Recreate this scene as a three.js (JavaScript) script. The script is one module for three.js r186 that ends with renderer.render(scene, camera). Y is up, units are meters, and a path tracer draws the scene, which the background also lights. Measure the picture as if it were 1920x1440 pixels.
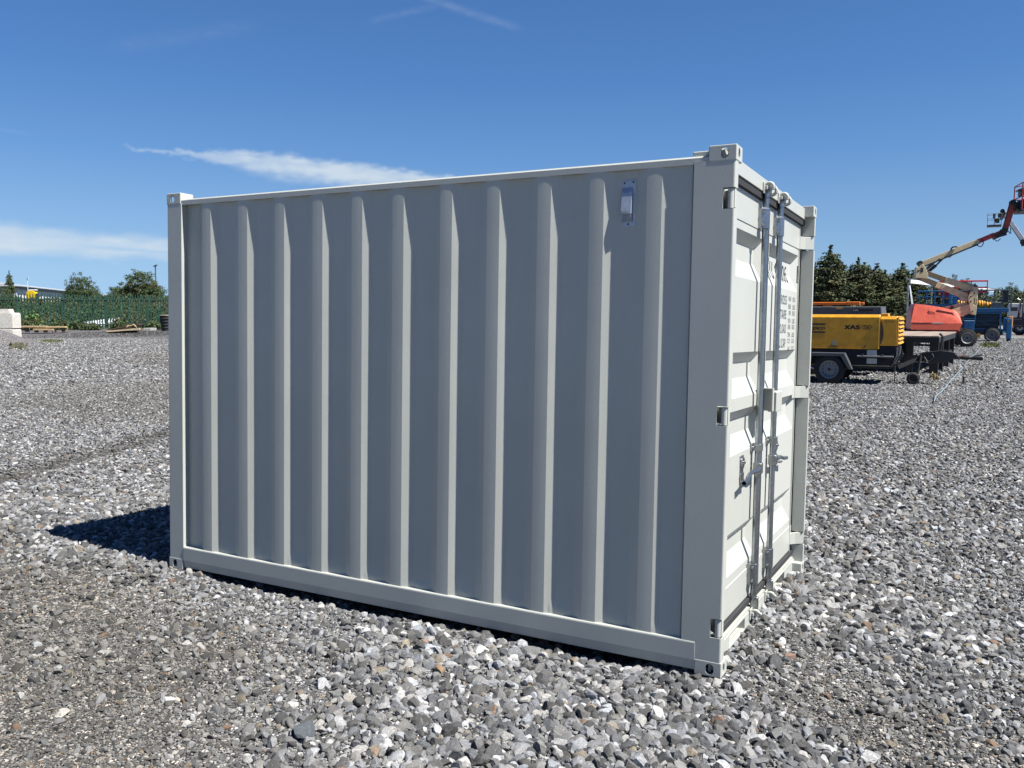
import * as THREE from 'three';
import { mergeGeometries, toCreasedNormals } from 'three/addons/utils/BufferGeometryUtils.js';
import { RoundedBoxGeometry } from 'three/addons/geometries/RoundedBoxGeometry.js';
import { ConvexGeometry } from 'three/addons/geometries/ConvexGeometry.js';
import { Brush, Evaluator, SUBTRACTION } from 'three-bvh-csg';

// ---------------------------------------------------------------- camera, sky, sun, exposure
const W = 1024, H = 768, EXPOSURE = 2.5;
const renderer = new THREE.WebGLRenderer({ antialias: true });
renderer.setSize(W, H);
renderer.toneMapping = THREE.LinearToneMapping;
renderer.toneMappingExposure = EXPOSURE;
renderer.shadowMap.enabled = true;
const scene = new THREE.Scene();
const camera = new THREE.PerspectiveCamera(2 * Math.atan(720 / 1633.33) * 180 / Math.PI, W / H, 0.05, 3000);
const YAW = 0.4925, PITCH = -0.0845, CX = 4.293, CY = 1.57, CZ = 3.629, F = 1633.33;
camera.position.set(CX, CY, CZ);
camera.rotation.set(PITCH, YAW, 0, 'YXZ');
camera.updateMatrixWorld(true);

const SUN = new THREE.Vector3(Math.cos(0.977) * Math.cos(0.035), Math.sin(0.977), Math.cos(0.977) * Math.sin(0.035)).normalize();
const sun = new THREE.DirectionalLight(new THREE.Color(1.0, 0.965, 0.905), 5.0);
sun.position.copy(SUN).multiplyScalar(60);
sun.castShadow = true;
sun.shadow.mapSize.set(4096, 4096);
Object.assign(sun.shadow.camera, { left: -60, right: 60, top: 60, bottom: -60, near: 1, far: 160 });
scene.add(sun, sun.target);

// seeded randomness and noise
function rng(seed) { let a = seed >>> 0; return () => { a = (a + 0x6D2B79F5) | 0; let t = Math.imul(a ^ (a >>> 15), 1 | a); t = (t + Math.imul(t ^ (t >>> 7), 61 | t)) ^ t; return ((t ^ (t >>> 14)) >>> 0) / 4294967296; }; }
function hash(x, y, s = 0) { let h = Math.imul(x | 0, 374761393) + Math.imul(y | 0, 668265263) + Math.imul(s | 0, 2147483647 - 5); h = Math.imul(h ^ (h >>> 13), 1274126177); return ((h ^ (h >>> 16)) >>> 0) / 4294967296; }
function noise2(x, y, s = 0, px = 0) {
  const i = Math.floor(x), j = Math.floor(y), fx = x - i, fy = y - j, u = fx * fx * (3 - 2 * fx), v = fy * fy * (3 - 2 * fy);
  const m = px ? (n) => ((n % px) + px) % px : (n) => n;
  const a = hash(m(i), m(j), s), b = hash(m(i + 1), m(j), s), c = hash(m(i), m(j + 1), s), d = hash(m(i + 1), m(j + 1), s);
  return a + (b - a) * u + (c - a) * v + (a - b - c + d) * u * v;
}
function fbm(x, y, s = 0, o = 4, px = 0) { let t = 0, a = 0.5, n = 0; for (let k = 0; k < o; k++) { t += a * noise2(x, y, s + k * 17, px); n += a; a *= 0.5; x *= 2; y *= 2; if (px) px *= 2; } return t / n; }
const sst = (a, b, x) => { const t = Math.min(1, Math.max(0, (x - a) / (b - a))); return t * t * (3 - 2 * t); };
const lerp = (a, b, t) => a + (b - a) * t;
const lin = (c) => (c <= 0.04045 ? c / 12.92 : Math.pow((c + 0.055) / 1.055, 2.4));
const rgb = (r, g, b) => [lin(r / 255), lin(g / 255), lin(b / 255)];

{ // the sky: clear air that pales towards the horizon, with two bands of thin cirrus and old vapour trails
  const SW = 4096, SH = 2048, data = new Float32Array(SW * SH * 4);
  const stops = [[-1, rgb(163, 199, 229)], [0, rgb(163, 199, 229)], [2.5, rgb(154, 193, 228)], [5, rgb(137, 180, 224)], [9.5, rgb(108, 157, 215)], [14, rgb(89, 138, 202)], [20, rgb(76, 122, 186)], [35, rgb(48, 88, 150)], [60, rgb(36, 70, 126)], [91, rgb(31, 62, 114)]];
  // each cloud: centre line (azimuth right of the view axis and elevation in degrees), half thickness, strength
  const puff = (az, el) => {
    let c = 0;
    { // long cirrus above the container roof
      const t = (az + 23.2) / 19.4;
      if (t > -0.05 && t < 1.25) {
        const mid = 9.5 - 1.35 * t + 0.12 * Math.sin(t * 5), wob = (fbm(az * 1.7, el * 5, 5, 5) - 0.5);
        const half = 0.1 + 0.72 * sst(0.05, 0.5, t) * (1 - 0.35 * sst(0.7, 1.1, t));
        const d = (el - mid + wob * 0.55) / half;
        const body = d > 0 ? sst(1.05, 0.35, d) : sst(1.5, 0.1, -d);
        c = Math.max(c, body * sst(-0.04, 0.05, t) * sst(1.25, 0.9, t) * (0.45 + 0.75 * fbm(az * 0.9 + 3, el * 3.2, 11, 5)) * lerp(0.55, 0.95, sst(0.1, 0.5, t)));
      }
    }
    { // low sheet of cirrus on the left
      const wob = fbm(az * 0.7, el * 2.2, 31, 5) - 0.5, up = 4.95 - 0.07 * (az + 30.2), lo = 3.05 + 0.02 * (az + 30.2);
      const b = sst(lo - 0.35, lo + 0.5, el + wob * 0.8) * sst(up + 0.3, up - 0.75, el + wob * 0.8);
      const hole = sst(0.5, 0, Math.abs(el - (3.68 - 0.05 * (az + 25))) / 0.3) * sst(-26.5, -25, az);
      const out = sst(-17, -21.5, az) * sst(-62, -45, az);
      c = Math.max(c, b * out * (0.4 + 0.65 * fbm(az * 0.5 + 9, el * 2.4, 41, 5)) * (1 - 0.55 * hole));
    }
    const trail = (az0, el0, az1, el1, w, s) => { const dx = az1 - az0, dy = el1 - el0, l2 = dx * dx + dy * dy, t = ((az - az0) * dx + (el - el0) * dy) / l2; if (t < -0.1 || t > 1.1) return; const d = Math.abs((az - az0) * dy - (el - el0) * dx) / Math.sqrt(l2); c = Math.max(c, s * sst(w, 0, d) * sst(-0.1, 0.12, t) * sst(1.1, 0.85, t) * (0.3 + 1.1 * fbm(az * 2.2, el * 6, 77, 4))); };
    trail(-6.2, 19.2, 0.4, 17.4, 0.36, 0.10); trail(-8.9, 17.6, -4.6, 18.6, 0.3, 0.06);
    trail(-24, 15.0, -16, 16.9, 0.7, 0.035); trail(-31, 10.0, -28.3, 9.85, 0.14, 0.05);
    return c;
  };
  const yawDeg = YAW * 180 / Math.PI;
  for (let j = 0; j < SH; j++) {
    const el = ((j + 0.5) / SH - 0.5) * 180;
    let k = 1; while (k < stops.length - 1 && stops[k][0] < el) k++;
    const [e0, c0] = stops[k - 1], [e1, c1] = stops[k], t = Math.min(1, Math.max(0, (el - e0) / (e1 - e0)));
    const base = [0, 1, 2].map((i) => lerp(c0[i], c1[i], t));
    for (let i = 0; i < SW; i++) {
      const ang = ((i + 0.5) / SW - 0.5) * 360;             // atan2(z, x)
      let az = ang + 90 + yawDeg; az = ((az + 540) % 360) - 180;   // degrees to the right of the view axis
      const p = (j * SW + i) * 4;
      let a = 0;
      if (el > 2 && el < 21 && az > -64 && az < 16) a = Math.min(0.86, puff(az, el));
      const cg = Math.cos(el * Math.PI / 180) * (Math.cos(ang * Math.PI / 180) * SUN.x + Math.sin(ang * Math.PI / 180) * SUN.z) + Math.sin(el * Math.PI / 180) * SUN.y;
      const air = lerp(1, (1 + cg * cg) / 1.06, 0.8);      // air scatters least at right angles to the sun
      for (let q = 0; q < 3; q++) data[p + q] = lerp(base[q] * air, [0.66, 0.755, 0.84][q], a) / EXPOSURE;
      data[p + 3] = 1;
    }
  }
  const t = new THREE.DataTexture(data, SW, SH, THREE.RGBAFormat, THREE.FloatType);
  t.mapping = THREE.EquirectangularReflectionMapping; t.magFilter = THREE.LinearFilter; t.minFilter = THREE.LinearFilter; t.colorSpace = THREE.LinearSRGBColorSpace; t.needsUpdate = true;
  scene.background = t; scene.environment = t;
}

// ---------------------------------------------------------------- helpers
const used = {};
function numbered(n) { const k = (used[n] = (used[n] ?? -1) + 1); return k ? `${n}_${String(k).padStart(3, '0')}` : n; }
function tag(o, label, category, group) { Object.assign(o.userData, { label, category }); if (group) o.userData.group = group; return o; }
function thing(name, label, category, [x, y, z] = [0, 0, 0], turn = 0, group) {
  const o = new THREE.Group(); o.name = numbered(name); o.position.set(x, y, z); o.rotation.y = turn; scene.add(o); return tag(o, label, category, group);
}
// a pixel of the 1920 x 1440 photograph at a depth along the view axis, as a point of the yard; used to survey where the far things stand
const V3 = (x, y, z) => new THREE.Vector3(x, y, z);
function at(u, v, d) { return V3((u - 960) / F * d, -(v - 720) / F * d, -d).applyMatrix4(camera.matrixWorld); }
function standing(u, d) { const p = at(u, 720, d); p.y = groundY(p.x, p.z); return p; }
const heightAt = (v, d) => at(960, v, d).y;

const nonIndexed = (g) => { const r = g.index ? g.toNonIndexed() : g; return r; };
function boxUV(g) { // texture coordinates in metres, one plane per face
  const p = g.attributes.position, uv = new Float32Array(p.count * 2), a = V3(), b = V3(), c = V3();
  for (let i = 0; i < p.count; i += 3) {
    a.fromBufferAttribute(p, i); b.fromBufferAttribute(p, i + 1); c.fromBufferAttribute(p, i + 2);
    const n = b.clone().sub(a).cross(c.clone().sub(a)); const ax = Math.abs(n.x), ay = Math.abs(n.y), az = Math.abs(n.z);
    [a, b, c].forEach((q, k) => { const [s, t] = ay >= ax && ay >= az ? [q.x, q.z] : ax >= az ? [q.z, q.y] : [q.x, q.y]; uv[(i + k) * 2] = s; uv[(i + k) * 2 + 1] = t; });
  }
  g.setAttribute('uv', new THREE.BufferAttribute(uv, 2)); return g;
}
function clean(g) { g = nonIndexed(g); for (const k of Object.keys(g.attributes)) if (!['position', 'normal', 'uv', 'color'].includes(k)) g.deleteAttribute(k); if (!g.attributes.normal) g.computeVertexNormals(); return g; }
class MB { // collects shapes of one part
  constructor() { this.g = []; }
  add(g, x = 0, y = 0, z = 0, rx = 0, ry = 0, rz = 0) { g = clean(g); if (g.attributes.color) g.deleteAttribute('color'); const m = new THREE.Matrix4().makeRotationFromEuler(new THREE.Euler(rx, ry, rz)); m.setPosition(x, y, z); g.applyMatrix4(m); this.g.push(g); return this; }
  box(x0, x1, y0, y1, z0, z1, r = 0) {
    const w = x1 - x0, h = y1 - y0, d = z1 - z0;
    const rr = Math.min(r, w / 2.1, h / 2.1, d / 2.1);
    return this.add(rr > 0 ? new RoundedBoxGeometry(w, h, d, 2, rr) : new THREE.BoxGeometry(w, h, d), (x0 + x1) / 2, (y0 + y1) / 2, (z0 + z1) / 2);
  }
  beam(p, q, w, h, up = V3(0, 1, 0), r = 0) { // a bar of section w (sideways) by h (along up) from p to q
    const a = V3(...p), b = V3(...q), d = b.clone().sub(a), l = d.length(); d.normalize();
    const s = V3().crossVectors(up, d); if (s.lengthSq() < 1e-6) s.set(1, 0, 0); s.normalize(); const u = V3().crossVectors(d, s);
    const g = clean(r > 0 ? new RoundedBoxGeometry(w, h, l, 2, r) : new THREE.BoxGeometry(w, h, l));
    g.applyMatrix4(new THREE.Matrix4().makeBasis(s, u, d).setPosition(a.add(b).multiplyScalar(0.5))); this.g.push(g); return this;
  }
  rod(p, q, r, n = 10, r2 = r) {
    const a = V3(...p), b = V3(...q), d = b.clone().sub(a), l = d.length();
    const g = clean(new THREE.CylinderGeometry(r2, r, l, n));
    g.applyMatrix4(new THREE.Matrix4().makeRotationFromQuaternion(new THREE.Quaternion().setFromUnitVectors(V3(0, 1, 0), d.normalize())).setPosition(a.add(b).multiplyScalar(0.5))); this.g.push(g); return this;
  }
  tube(pts, r, n = 8, seg = 0, tension = 0.5) { const c = new THREE.CatmullRomCurve3(pts.map((p) => V3(...p)), false, 'catmullrom', tension); return this.add(new THREE.TubeGeometry(c, seg || pts.length * 5, r, n)); }
  poly(pts, z0, z1, bevel = 0, holes = []) { // an outline in x, y pushed from z0 to z1
    const s = new THREE.Shape(pts.map((p) => new THREE.Vector2(...p)));
    for (const h of holes) s.holes.push(h);
    const g = new THREE.ExtrudeGeometry(s, { depth: z1 - z0 - 2 * bevel, bevelEnabled: bevel > 0, bevelThickness: bevel, bevelSize: bevel, bevelOffset: -bevel, bevelSegments: 2, curveSegments: 8 });
    return this.add(g, 0, 0, z0 + bevel);
  }
  polyY(pts, y0, y1, bevel = 0) { // an outline in x, z pushed up from y0 to y1
    const s = new THREE.Shape(pts.map(([x, z]) => new THREE.Vector2(x, -z)));
    const g = new THREE.ExtrudeGeometry(s, { depth: y1 - y0 - 2 * bevel, bevelEnabled: bevel > 0, bevelThickness: bevel, bevelSize: bevel, bevelOffset: -bevel, bevelSegments: 2, curveSegments: 6 });
    return this.add(g, 0, y0 + bevel, 0, -Math.PI / 2);
  }
  polyX(pts, x0, x1, bevel = 0) { // an outline in z, y pushed from x0 to x1
    const s = new THREE.Shape(pts.map(([z, y]) => new THREE.Vector2(-z, y)));
    const g = new THREE.ExtrudeGeometry(s, { depth: x1 - x0 - 2 * bevel, bevelEnabled: bevel > 0, bevelThickness: bevel, bevelSize: bevel, bevelOffset: -bevel, bevelSegments: 2, curveSegments: 6 });
    return this.add(g, x0 + bevel, 0, 0, 0, Math.PI / 2);
  }
  mirrorZ(s) { // the same shapes on the far side, z -> s - z
    for (const g of this.g) flipZ(g, s); return this;
  }
  build(name, mat, parent, keepUV = false) {
    const g = mergeGeometries(this.g.map((q) => { if (!q.attributes.uv) q.setAttribute('uv', new THREE.BufferAttribute(new Float32Array(q.attributes.position.count * 2), 2)); return q; }));
    if (!keepUV) boxUV(g);
    return mesh(name, g, mat, parent);
  }
}
function flipZ(g, s) {
  const p = g.attributes.position, n = g.attributes.normal, u = g.attributes.uv;
  for (let i = 0; i < p.count; i++) { p.setZ(i, s - p.getZ(i)); n.setZ(i, -n.getZ(i)); }
  const sw = (a, i, j) => { if (!a) return; for (let k = 0; k < a.itemSize; k++) { const t = a.array[i * a.itemSize + k]; a.array[i * a.itemSize + k] = a.array[j * a.itemSize + k]; a.array[j * a.itemSize + k] = t; } };
  for (let i = 0; i < p.count; i += 3) { sw(p, i + 1, i + 2); sw(n, i + 1, i + 2); sw(u, i + 1, i + 2); }
  return g;
}
function mesh(name, g, mat, parent) { const m = new THREE.Mesh(g, mat); m.name = parent && parent !== scene ? name : numbered(name); m.castShadow = m.receiveShadow = true; (parent || scene).add(m); return m; }

// ---------------------------------------------------------------- materials
function texture(n, fill, srgb, repeat = 1) { // n x n pixels, fill(x, y) gives 3 values 0..1
  const d = new Uint8Array(n * n * 4);
  for (let y = 0; y < n; y++) for (let x = 0; x < n; x++) { const c = fill(x, y), p = (y * n + x) * 4; d[p] = Math.max(0, Math.min(255, c[0] * 255)); d[p + 1] = Math.max(0, Math.min(255, c[1] * 255)); d[p + 2] = Math.max(0, Math.min(255, c[2] * 255)); d[p + 3] = 255; }
  const t = new THREE.DataTexture(d, n, n, THREE.RGBAFormat); t.wrapS = t.wrapT = THREE.RepeatWrapping; t.magFilter = THREE.LinearFilter; t.minFilter = THREE.LinearMipmapLinearFilter; t.generateMipmaps = true;
  t.repeat.set(repeat, repeat); if (srgb) t.colorSpace = THREE.SRGBColorSpace; t.needsUpdate = true; return t;
}
const grainFill = (amp, s) => (x, y) => { const v = 1 - amp * (0.55 * fbm(x / 32, y / 32, s, 4, 16) + 0.45 * fbm(x / 4, y / 4, s + 5, 2, 128)); return [v, v, v]; };
const wearMap = texture(512, grainFill(0.28, 3), true, 0.7);
const peelMap = texture(512, (x, y) => { const v = 0.5 * fbm(x / 6, y / 6, 9, 3, 86) + 0.5 * fbm(x / 2, y / 2, 13, 2, 256); return [v, v, v]; }, false, 3);
const paintTone = texture(512, (x, y) => { const v = 1 - 0.05 * fbm(x / 64, y / 64, 21, 5, 8) - 0.03 * hash(x, y, 4); return [v, v, v * 0.995]; }, true, 0.5);
function paint(r, g, b, o = {}) { const m = new THREE.MeshStandardMaterial({ roughness: 0.5, metalness: 0, map: wearMap, ...o }); m.color.setRGB(r, g, b); return m; }
const M = {
  white: paint(0.395, 0.405, 0.375, { map: paintTone, roughness: 0.38, bumpMap: peelMap, bumpScale: 0.0002 }),
  zinc: paint(0.42, 0.44, 0.455, { metalness: 1, roughness: 0.34 }),
  rubber: paint(0.018, 0.018, 0.02, { roughness: 0.75 }),
  black: paint(0.012, 0.012, 0.014, { roughness: 0.55 }),
  tyre: paint(0.02, 0.02, 0.02, { roughness: 0.9 }),
  dark: paint(0.035, 0.035, 0.038, { roughness: 0.6 }),
  screw: paint(0.05, 0.05, 0.055, { metalness: 0.6, roughness: 0.5 }),
};
// ---------------------------------------------------------------- the yard
// gentle fall of the yard: it rises a little towards the viewer in front of the container and is level farther off
function rutAt(x, z) { const d = (x + 3.88 - 0.367 * (z + 1.29)) / 1.065 + 0.12 * (fbm(z * 1.3, 5, 19, 2) - 0.5); return Math.exp(-d * d / 0.03) * sst(1.5, 0, z) * sst(-5.6, -4.4, z); }
function groundY(x, z) {
  const near = sst(9, 3.2, Math.hypot((x - 2.0) * 0.8, z - 0.8));
  let y = near * Math.max(-0.055, Math.min(0.13, 0.009 - 0.0016 * x + 0.03 * (z - 0.04)));
  const fw = -(x - CX) * Math.sin(YAW) - (z - CZ) * Math.cos(YAW), lat = (x - CX) * Math.cos(YAW) - (z - CZ) * Math.sin(YAW);
  y += 0.34 * sst(47.5, 51.5, fw + 0.09 * (lat + 25)) * sst(-8, -16, lat) + 0.05 * sst(30, 44, fw) * (fbm(x * 0.25, z * 0.25, 71, 3) - 0.5);
  y += (fbm(x * 0.9, z * 0.9, 51, 3) - 0.5) * 0.035 * sst(40, 15, fw);
  // a wheel has left a shallow rut that runs past the far end of the container
  y -= 0.065 * rutAt(x, z);
  // scooped a little below the side of the container between its corner feet
  y -= 0.07 * sst(0.10, 0.5, x) * sst(3.32, 2.9, x) * sst(0.20, -0.04, z) * sst(-2.3, -2.0, z);
  return y;
}
const tri3 = (v) => [v, v, v];
const TILE = 3;
function stoneCells(n, cells, seed) { // wrapped cells: for every pixel the nearest stone's number, edge distance
  const r = rng(seed), px = new Float32Array(cells * cells), py = new Float32Array(cells * cells), big = new Float32Array(cells * cells);
  for (let k = 0; k < cells * cells; k++) { px[k] = r(); py[k] = r(); big[k] = Math.pow(r(), 2.2) * 0.45; }
  return (x, y) => {
    const gx = x / n * cells, gy = y / n * cells, ix = Math.floor(gx), iy = Math.floor(gy); let b1 = 9, b2 = 9, id = 0;
    for (let j = -1; j <= 1; j++) for (let i = -1; i <= 1; i++) { const k = ((iy + j + cells) % cells) * cells + (ix + i + cells) % cells; const d = Math.hypot(ix + i + px[k] - gx, iy + j + py[k] - gy) - big[k]; if (d < b1) { b2 = b1; b1 = d; id = k; } else if (d < b2) b2 = d; }
    return [id, b2 - b1];
  };
}
const stoneTone = (h, h2) => { // what one stone of this yard is: grey limestone, some nearly white, some slate dark, a few rusty
  if (h2 < 0.006) return [0.19, 0.125, 0.085]; if (h2 < 0.035) return [0.205, 0.175, 0.135];
  const v0 = h < 0.13 ? 0.25 + 0.15 * (h / 0.13) : h < 0.36 ? 0.045 + 0.03 * (h - 0.13) / 0.23 : 0.085 + 0.15 * Math.pow((h - 0.36) / 0.64, 1.25);
  const w = (h2 - 0.5) * 0.12, v = 1.19 * v0; return [v * (0.99 + w), v * (1.0 + w * 0.3), v * (1.015 - w)];
};
const srgbOf = (v) => (v <= 0.0031308 ? v * 12.92 : 1.055 * Math.pow(v, 1 / 2.4) - 0.055);
const NT = 2048, cellA = stoneCells(NT, 140, 3);
const bumpData = new Float32Array(NT * NT);
const gravelMap = texture(NT, (x, y) => {
  const [id, e] = cellA(x, y); const stone = sst(0.02, 0.22, e), g = 0.85 + 0.3 * fbm(x / 8, y / 8, 6, 3, 256);
  bumpData[y * NT + x] = stone * (0.5 + 0.5 * hash(id, 1, 8)) * 0.9 + 0.1 * g;
  const t = stoneTone(hash(id, 2, 1), hash(id, 3, 2)), gapTone = [0.10, 0.093, 0.083];  // a darker, brownish tone fills the gaps between the stones
  return [0, 1, 2].map((k) => srgbOf(lerp(gapTone[k], t[k], stone > 0.3 ? 1 : stone / 0.3) * g));
}, true, 1 / TILE);
const gravelBump = texture(NT, (x, y) => tri3(bumpData[y * NT + x]), false, 1 / TILE);
// where the yard is fine trodden dust and grit instead of loose stone
const along = (x, z) => ({ fw: -(x - CX) * Math.sin(YAW) - (z - CZ) * Math.cos(YAW), lat: (x - CX) * Math.cos(YAW) - (z - CZ) * Math.sin(YAW) });
function fines(x, z) {
  const w = fbm(x * 1.1, z * 1.1, 91, 4) - 0.5;
  const left = sst(0.35, 1.0, z + 0.25 * (x - 1.2) * -1 + w * 0.9) * sst(2.6, 1.3, x + w * 0.9) * sst(-7, -2.5, x);
  const right = sst(0.5, 0.15, Math.abs(z + 0.15 - 0.7 * (x - 3.75) + w * 0.8)) * sst(3.4, 3.8, x) * sst(5.2, 4.4, x) * 0.75;
  const far = sst(0.62, 0.75, fbm(x * 0.12 + 4, z * 0.12, 93, 3)) * 0.6;
  return Math.min(1, Math.max(left, right, far, rutAt(x, z)));
}
// the low bank along the fence is of darker crushed stone; stones and ground are toned darker along the rut
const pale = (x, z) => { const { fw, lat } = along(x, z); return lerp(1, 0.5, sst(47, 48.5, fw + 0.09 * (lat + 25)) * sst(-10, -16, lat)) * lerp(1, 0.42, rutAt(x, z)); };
{
  const axis = (c, lo, hi) => { const s = [0]; let p = 0, d = 0.06; while (p < hi) { p += d; if (p > 5) d *= 1.09; s.push(p); } const t = []; p = 0; d = 0.06; while (p > lo) { p -= d; if (p < -5) d *= 1.09; t.unshift(p); } return [...t, ...s].map((q) => q + c); };
  const xs = axis(2, -700, 700), zs = axis(0, -700, 700), nx = xs.length, nz = zs.length;
  const pos = new Float32Array(nx * nz * 3), uv = new Float32Array(nx * nz * 2), col = new Float32Array(nx * nz * 3), idx = [];
  for (let j = 0; j < nz; j++) for (let i = 0; i < nx; i++) {
    const x = xs[i], z = zs[j], k = j * nx + i, f = fines(x, z), p = fbm(x * 0.35, z * 0.35, 15, 4), { fw, lat } = along(x, z);
    pos[k * 3] = x; pos[k * 3 + 1] = groundY(x, z); pos[k * 3 + 2] = z; uv[k * 2] = x; uv[k * 2 + 1] = z;
    const bank = sst(47, 48.5, fw + 0.09 * (lat + 25)) * sst(-10, -16, lat), soil = sst(54, 58, fw) * sst(-10, -16, lat);
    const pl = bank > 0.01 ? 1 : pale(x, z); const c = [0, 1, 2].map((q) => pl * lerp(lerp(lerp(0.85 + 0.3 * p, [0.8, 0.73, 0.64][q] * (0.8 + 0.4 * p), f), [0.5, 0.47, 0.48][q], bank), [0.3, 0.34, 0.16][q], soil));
    col.set(c, k * 3);
  }
  for (let j = 0; j < nz - 1; j++) for (let i = 0; i < nx - 1; i++) { const a = j * nx + i, b = a + 1, c = a + nx, d = c + 1; idx.push(a, c, b, b, c, d); }
  const g = new THREE.BufferGeometry(); g.setAttribute('position', new THREE.BufferAttribute(pos, 3)); g.setAttribute('uv', new THREE.BufferAttribute(uv, 2)); g.setAttribute('color', new THREE.BufferAttribute(col, 3)); g.setIndex(idx); g.computeVertexNormals();
  const m = new THREE.MeshStandardMaterial({ map: gravelMap, bumpMap: gravelBump, bumpScale: 0.02, roughness: 0.95, vertexColors: true });
  const o = mesh('ground', g, m, scene); o.userData.kind = 'structure';
}
// loose stones: broken limestone, a few shapes, each with its own size, turn and tone
function stoneShape(seed, detail, flat) {
  const r = rng(seed), g = new THREE.IcosahedronGeometry(1, detail), p = g.attributes.position, v = V3();
  const planes = []; for (let k = 0; k < 10; k++) { const n = V3(r() - 0.5, r() - 0.5, r() - 0.5).normalize(); planes.push([n, 0.42 + 0.32 * r()]); }
  const sx = 1, sy = flat * (0.8 + 0.4 * r()), sz = 0.65 + 0.3 * r();
  for (let i = 0; i < p.count; i++) {
    v.fromBufferAttribute(p, i);
    for (const [n, d] of planes) { const e = v.dot(n) - d; if (e > 0) v.addScaledVector(n, -e); }
    const h = 0.98 + 0.14 * hash(Math.round(v.x * 60), Math.round(v.y * 60) * 131 + Math.round(v.z * 60), seed);
    p.setXYZ(i, v.x * sx * h * 1.25, v.y * sy * h * 1.25, v.z * sz * h * 1.25);
  }
  g.computeVertexNormals(); return g;
}
const stoneMap = texture(256, (x, y) => { const a = fbm(x / 10, y / 10, 61, 4, 26), b = fbm(x / 3, y / 3, 64, 2, 85), vein = sst(0.03, 0.0, Math.abs(fbm(x / 40, y / 40, 67, 3, 6) - 0.5)) * 0.25; const v = 0.66 + 0.3 * a + 0.16 * (b - 0.5) + vein; return [v, v, v]; }, true);
const stoneMat = new THREE.MeshStandardMaterial({ map: stoneMap, roughness: 0.9 });
const inContainer = (x, z) => x > 0.06 && x < 3.31 && z < -0.10 && z > -1.86;
const feet = (x, z) => (x < 0.15 && x > -0.03 || x > 3.24 && x < 3.41) && (z < 0.07 && z > -0.1 || z < -1.8 && z > -2.0);
{
  const gravel = new THREE.Group(); gravel.name = 'gravel'; gravel.userData = { kind: 'stuff', label: 'loose grey broken limestone gravel covering the yard' }; scene.add(gravel);
  const shapes = [], far = []; for (let k = 0; k < 9; k++) shapes.push(stoneShape(100 + k, 2, 0.5 + 0.4 * (k % 3) / 2)); for (let k = 0; k < 5; k++) far.push(stoneShape(300 + k, 1, 0.6));
  const r = rng(77), e = new THREE.Euler(), q = new THREE.Quaternion();
  const half = 0.545 + 0.14;
  function layer(spacing, d0, d1, size, keep, list, sink) {
    const lists = list.map(() => []);
    const x0 = CX - d1, x1 = CX + d1, z0 = CZ - d1, z1 = CZ + 1;
    for (let z = z0; z < z1; z += spacing) for (let x = x0; x < x1; x += spacing) {
      const px = x + (r() - 0.5) * spacing * 1.3, pz = z + (r() - 0.5) * spacing * 1.3; const a = r(), b = r(), c = r();
      const { fw, lat } = along(px, pz); if (fw < 0.6) continue; const d = Math.hypot(fw, lat); const soft = (a - 0.5) * spacing * 8;
      if (d < d0 + soft || d > d1 + soft || Math.abs(Math.atan2(lat, fw)) > half) continue;
      if (inContainer(px, pz) || feet(px, pz)) continue;
      const f = fines(px, pz), k = keep(f, px, pz); if (b > k) continue;
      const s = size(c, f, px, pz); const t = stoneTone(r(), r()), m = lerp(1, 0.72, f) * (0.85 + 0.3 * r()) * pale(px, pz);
      e.set((r() - 0.5) * 1.4, r() * 6.283, (r() - 0.5) * 1.4); q.setFromEuler(e);
      const sc = V3(s * (0.8 + 0.4 * r()), s * (0.7 + 0.5 * r()), s * (0.8 + 0.4 * r()));
      const mat = new THREE.Matrix4().compose(V3(px, groundY(px, pz) + s * (sink + 0.25 * r()), pz), q, sc);
      lists[Math.floor(r() * list.length)].push([mat, [t[0] * m, t[1] * m * lerp(1, 0.965, f), t[2] * m * lerp(1, 0.895, f)]]);
    }
    lists.forEach((l, k) => {
      if (!l.length) return; const im = new THREE.InstancedMesh(list[k], stoneMat, l.length); im.name = 'stones'; im.castShadow = im.receiveShadow = true; im.userData.kind = 'stuff';
      const c = new THREE.Color(); l.forEach(([m, t], n) => { im.setMatrixAt(n, m); im.setColorAt(n, c.setRGB(...t)); }); gravel.add(im);
    });
    return lists.reduce((s, l) => s + l.length, 0);
  }
  const coarse = (x, z) => 0.75 + 0.5 * sst(0.35, 0.65, fbm(x * 0.8, z * 0.8, 33, 3)) ;
  let n = layer(0.0172, 0, 8.5, (c, f, x, z) => lerp(0.0072 + 0.0205 * Math.pow(c, 4.0), 0.0055 + 0.017 * Math.pow(c, 6), f) * coarse(x, z), (f) => lerp(0.98, 0.5, f), shapes, 0.14);
  n += layer(0.0118, 0, 4.8, (c) => 0.003 + 0.0045 * c * c, (f) => lerp(0.35, 0.9, f), far, 0.3);
  n += layer(0.17, 0, 9, (c) => 0.022 + 0.016 * c * c, (f) => lerp(0.25, 0.12, f), shapes, 0.2);
  n += layer(0.033, 8.5, 20, (c) => 0.0105 + 0.0165 * c * c, (f) => lerp(0.95, 0.6, f), far, 0.15);
  n += layer(0.08, 20, 56, (c) => 0.017 + 0.025 * c * c, (f) => lerp(0.9, 0.6, f), far, 0.1);
  console.log('stones', n);
}
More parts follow.
